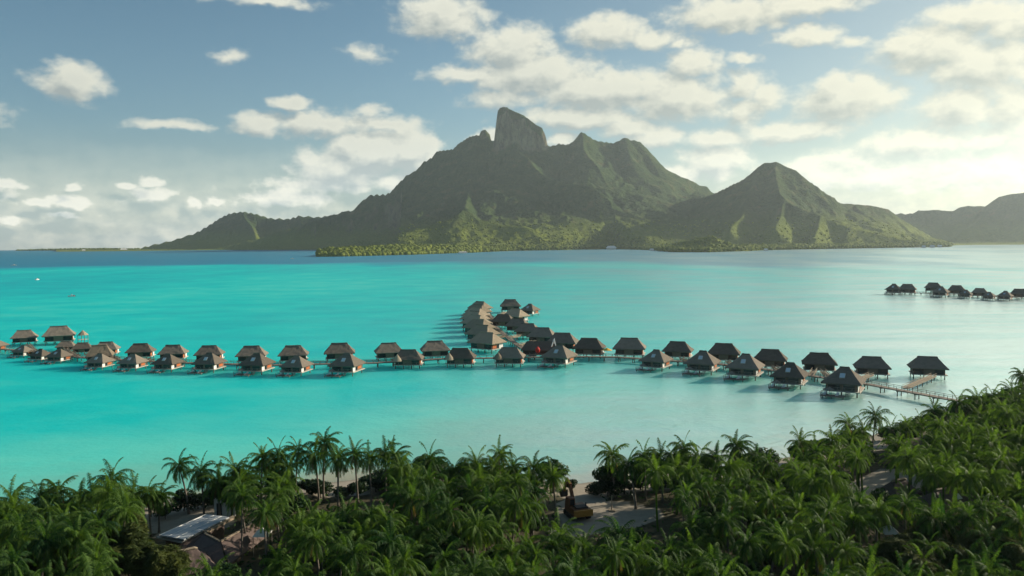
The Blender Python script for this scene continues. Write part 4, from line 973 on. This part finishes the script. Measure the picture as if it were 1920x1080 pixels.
slab([(.6, -2.3, 4.12), (1.9, -2.3, 4.12), (1.9, -1.4, 4.78), (.6, -1.4, 4.78)], .12).build('skylight', MT['white'], rf); MB().box(-1, .4, -2.7, -2.58, 0, 2.2).build('door', MT['glassdark'], h3)
p = P(1772, 930, 4.8); h3.scale = (.78, .78, .8); h3.location = (p.x, p.y, 1.5); h3.rotation_euler = (0, 0, rad(24)); tag(h3, 'dark hip roofed house with small white skylight among the right hand palms', 'house')
h4 = empty('house'); rf = hip_roof(-2.6, 2.6, -2.2, 2.2, 2.6, -1.2, 1.2, 0, 4.4).build('roof', MT['shingle'], h4); ridge_cap(-1.2, 1.2, 0, 4.4).build('ridge_cap', MT['tan'], rf); MB().box(-2.1, 2.1, -1.7, 1.7, -.1, 2.9).build('wall', MT['tan'], h4)
p = P(1685, 922, 4.0); h4.location = (p.x, p.y, 1.5); h4.rotation_euler = (0, 0, rad(20)); tag(h4, 'small brown hip roofed hut beside the sandy path at right', 'hut')
sh_ = empty('shed'); MB().box(-1.6, 1.6, -1.2, 1.2, -.1, 3.0).build('wall', MT['white'], sh_); slab([(-1.8,-1.4,3.1),(1.8,-1.4,3.1),(1.8,1.4,3.4),(-1.8,1.4,3.4)], .12).build('roof', MT['metalroof'], sh_); MB().box(-1.2, -.4, -1.27, -1.18, 0, 2).build('door', MT['glassdark'], sh_)
MB().tube([(.7, -1.26, 2.3), (.7, -1.18, 2.3)], [.42, .42], 12).build('sign', MT['red'], sh_)
p = P(426, 962, 1.4); sh_.location = (p.x, p.y, 1.4); tag(sh_, 'small white shed with round red sign in the trees behind the metal roof', 'shed')
def canopy(px, py, label):
    r = empty('canopy'); mb = MB(); mb.add([(-1.1,-1,2.7),(1.1,-1,2.7),(1.1,1,2.9),(-1.1,1,2.9),(0,0,3.7)], [(0,1,4),(1,2,4),(2,3,4),(3,0,4),(3,2,1,0)]); mb.build('roof', MT['white'], r)
    for x in (-1, 1):
        for y in (-.9, .9): MB().tube([(x, y, 0), (x, y, 2.75)], [.05, .05], 5).build('pole', MT['post'], r)
    p = P(px, py, 4.6); r.location = (p.x, p.y, 1.5); tag(r, label, 'canopy'); return r
canopy(492, 997, 'small white canopy among the palms right of the shingle house'); canopy(1668, 992, 'small white canopy half hidden by palms at lower right')
fn_ = empty('fence'); a = P(1735, 882, 1.5); b_ = P(1835, 868, 1.5); fn_.location = a; d = b_-a; sl = MB()
for i in range(60): q = d*(i/59); sl.box(q.x-.06, q.x+.06, q.y-.03, q.y+.03, .1, 2.0+.1*(i % 3))
sl.build('slat_panel', MT['tan'], fn_)
for i in range(7): q = d*(i/6); MB().tube([(q.x, q.y+.1, -.2), (q.x, q.y+.1, 2.3)], [.08, .08], 6).build('post', MT['post'], fn_)
tag(fn_, 'tan slatted wooden fence behind the palms at right', 'fence')

# ------------------------------------------------------------------ boats and the far shore
def boat(px, py, L, rz, label, red=False):
    r = empty('motorboat'); n = 9; hv = []
    for i in range(n):
        t = i/(n-1); wd = .5*math.sin(math.pi*(.18+.82*(1-t)))**.6 if t < 1 else .02; wd = [.42,.46,.48,.48,.46,.42,.34,.2,.02][i]
        x = (t-.5)*L; hh = .75+.35*t*t
        hv += [(x, -wd*L*.34, hh), (x, -wd*L*.2, -.2), (x, wd*L*.2, -.2), (x, wd*L*.34, hh)]
    mb = MB(); mb.add(hv, [(i*4+j, (i+1)*4+j, (i+1)*4+(j+1) % 4, i*4+(j+1) % 4) for i in range(n-1) for j in range(4)]+[(3, 2, 1, 0)])
    mb.build('hull', MT['white'], r)
    c = MB(); c.add([(-.12*L,-.1*L,.8),(.14*L,-.09*L,.8),(.14*L,.09*L,.8),(-.12*L,.1*L,.8),(-.1*L,-.09*L,2.1),(.05*L,-.08*L,2.1),(.05*L,.08*L,2.1),(-.1*L,.09*L,2.1)], [(4,5,6,7),(0,1,5,4),(1,2,6,5),(2,3,7,6),(3,0,4,7)]); cb = c.build('cabin', MT['white'], r)
    MB().box(-.08*L, .03*L, -.1*L, -.086*L, 1.3, 1.8).build('window', MT['glassdark'], cb)
    if red: MB().box(-.42*L, -.2*L, -.13*L, .13*L, .82, 1.3).build('cover', MT['red'], r)
    MB().box(-.54*L, -.49*L, -.04*L, .04*L, .1, 1.2).build('outboard_motor', MT['rubber'], r)
    p = P(px, py, .6); r.location = (p.x, p.y, 0); r.rotation_euler = (0, 0, rz); tag(r, label, 'boat', 'boats moored on the lagoon at left'); return r
boat(134, 555, 5.5, rad(200), 'small white motorboat with red stern cover, nearest of the lagoon boats', True)
boat(70, 524, 7, rad(80), 'tiny white boat alone on the turquoise lagoon at far left')
boat(26, 497, 13, rad(10), 'white boat near the dark blue channel at the left edge')
boat(548, 485, 12, rad(0), 'tiny white boat on the blue channel left of the green point')
def far_house(px, py, w_, h_, label, m='farroof', dpt=None, cat='house', group='buildings on the far shore', wall='white'):
    p = P(px, py, 1.0); d = math.hypot(p.x, p.y); L = w_/F_PX*d; H = h_/F_PX*d; D = dpt or L*.45
    r = empty('shore_house'); MB().box(-L*.42, L*.42, -D*.4, D*.4, -1.0, H*.5).build('wall', MT[wall], r)
    hip_roof(-L/2, L/2, -D/2, D/2, H*.45, -L*.3, L*.3, 0, H, .2).build('roof', MT[m], r)
    nw = max(2, int(L/6)); 
    for i in range(nw): x = -L*.36+L*.72*i/max(1, nw-1); MB().box(x-.7, x+.7, -D*.4-.12, -D*.4+.05, H*.1, H*.38).build('window', MT['glassdark'], r)
    u = Vector((p.x, p.y, 0))/d; r.location = (p.x+u.x*6, p.y+u.y*6, 0.9); r.rotation_euler = (0, 0, -math.atan2(p.x, p.y)+rad(4)); tag(r, label, cat, group); return r
for i, (x, y, w_) in enumerate([(710,477,19),(737,476,19),(760,475,18),(787,474,19),(815,473,17),(838,472.5,17),(862,472,16)]):
    far_house(x, y, w_, 7, f'long brown roofed waterfront building, {word(i)} from the tip of the green point', group='long roofed buildings along the green point')
far_house(868, 474.5, 18, 3, 'long low white boathouse at the waterline below the last brown roof', 'white')
far_house(1146, 468, 20, 7, 'white two storey building alone on the dark central shore', 'white'); far_house(1222, 470, 9, 4, 'small white house right of the white shore building', 'white')
far_house(1607, 449, 9, 4, 'small white roofed house up on the green right hand slope', 'white'); bpy.data.objects[-1] if False else None
for i, (x, y, w_) in enumerate([(1732,464.5,7),(1748,464,9),(1762,463.6,8),(1436,470,8)]):
    far_house(x, y, w_, 4, ['small white shore house leftmost of three near the right point', 'white shore house in the middle of three near the right point', 'white shore house last of three at the tip of the right point', 'tiny pale house below the right hand hill at the waterline'][i], 'white')
far_house(157, 471, 6, 3, 'tiny white house on the low islet at far left', 'white'); far_house(232, 470.2, 12, 4, 'pale low building at the end of the low islet', 'white')

# ------------------------------------------------------------------ haze
m, k, out = mat('haze')
pv = k.n('ShaderNodeVolumePrincipled', {'Color': (0.76, 0.90, 0.95, 1), 'Density': 0.000038, 'Anisotropy': 0.45})
k.t.links.new(pv.outputs[0], out.inputs['Volume'])
hz_ = MB().box(-12500, 12500, -1500, 12500, -9, 1250).build('haze', m); tag(hz_, kind='stuff')
hz_['label'] = 'pale sea haze over the lagoon and mountains'
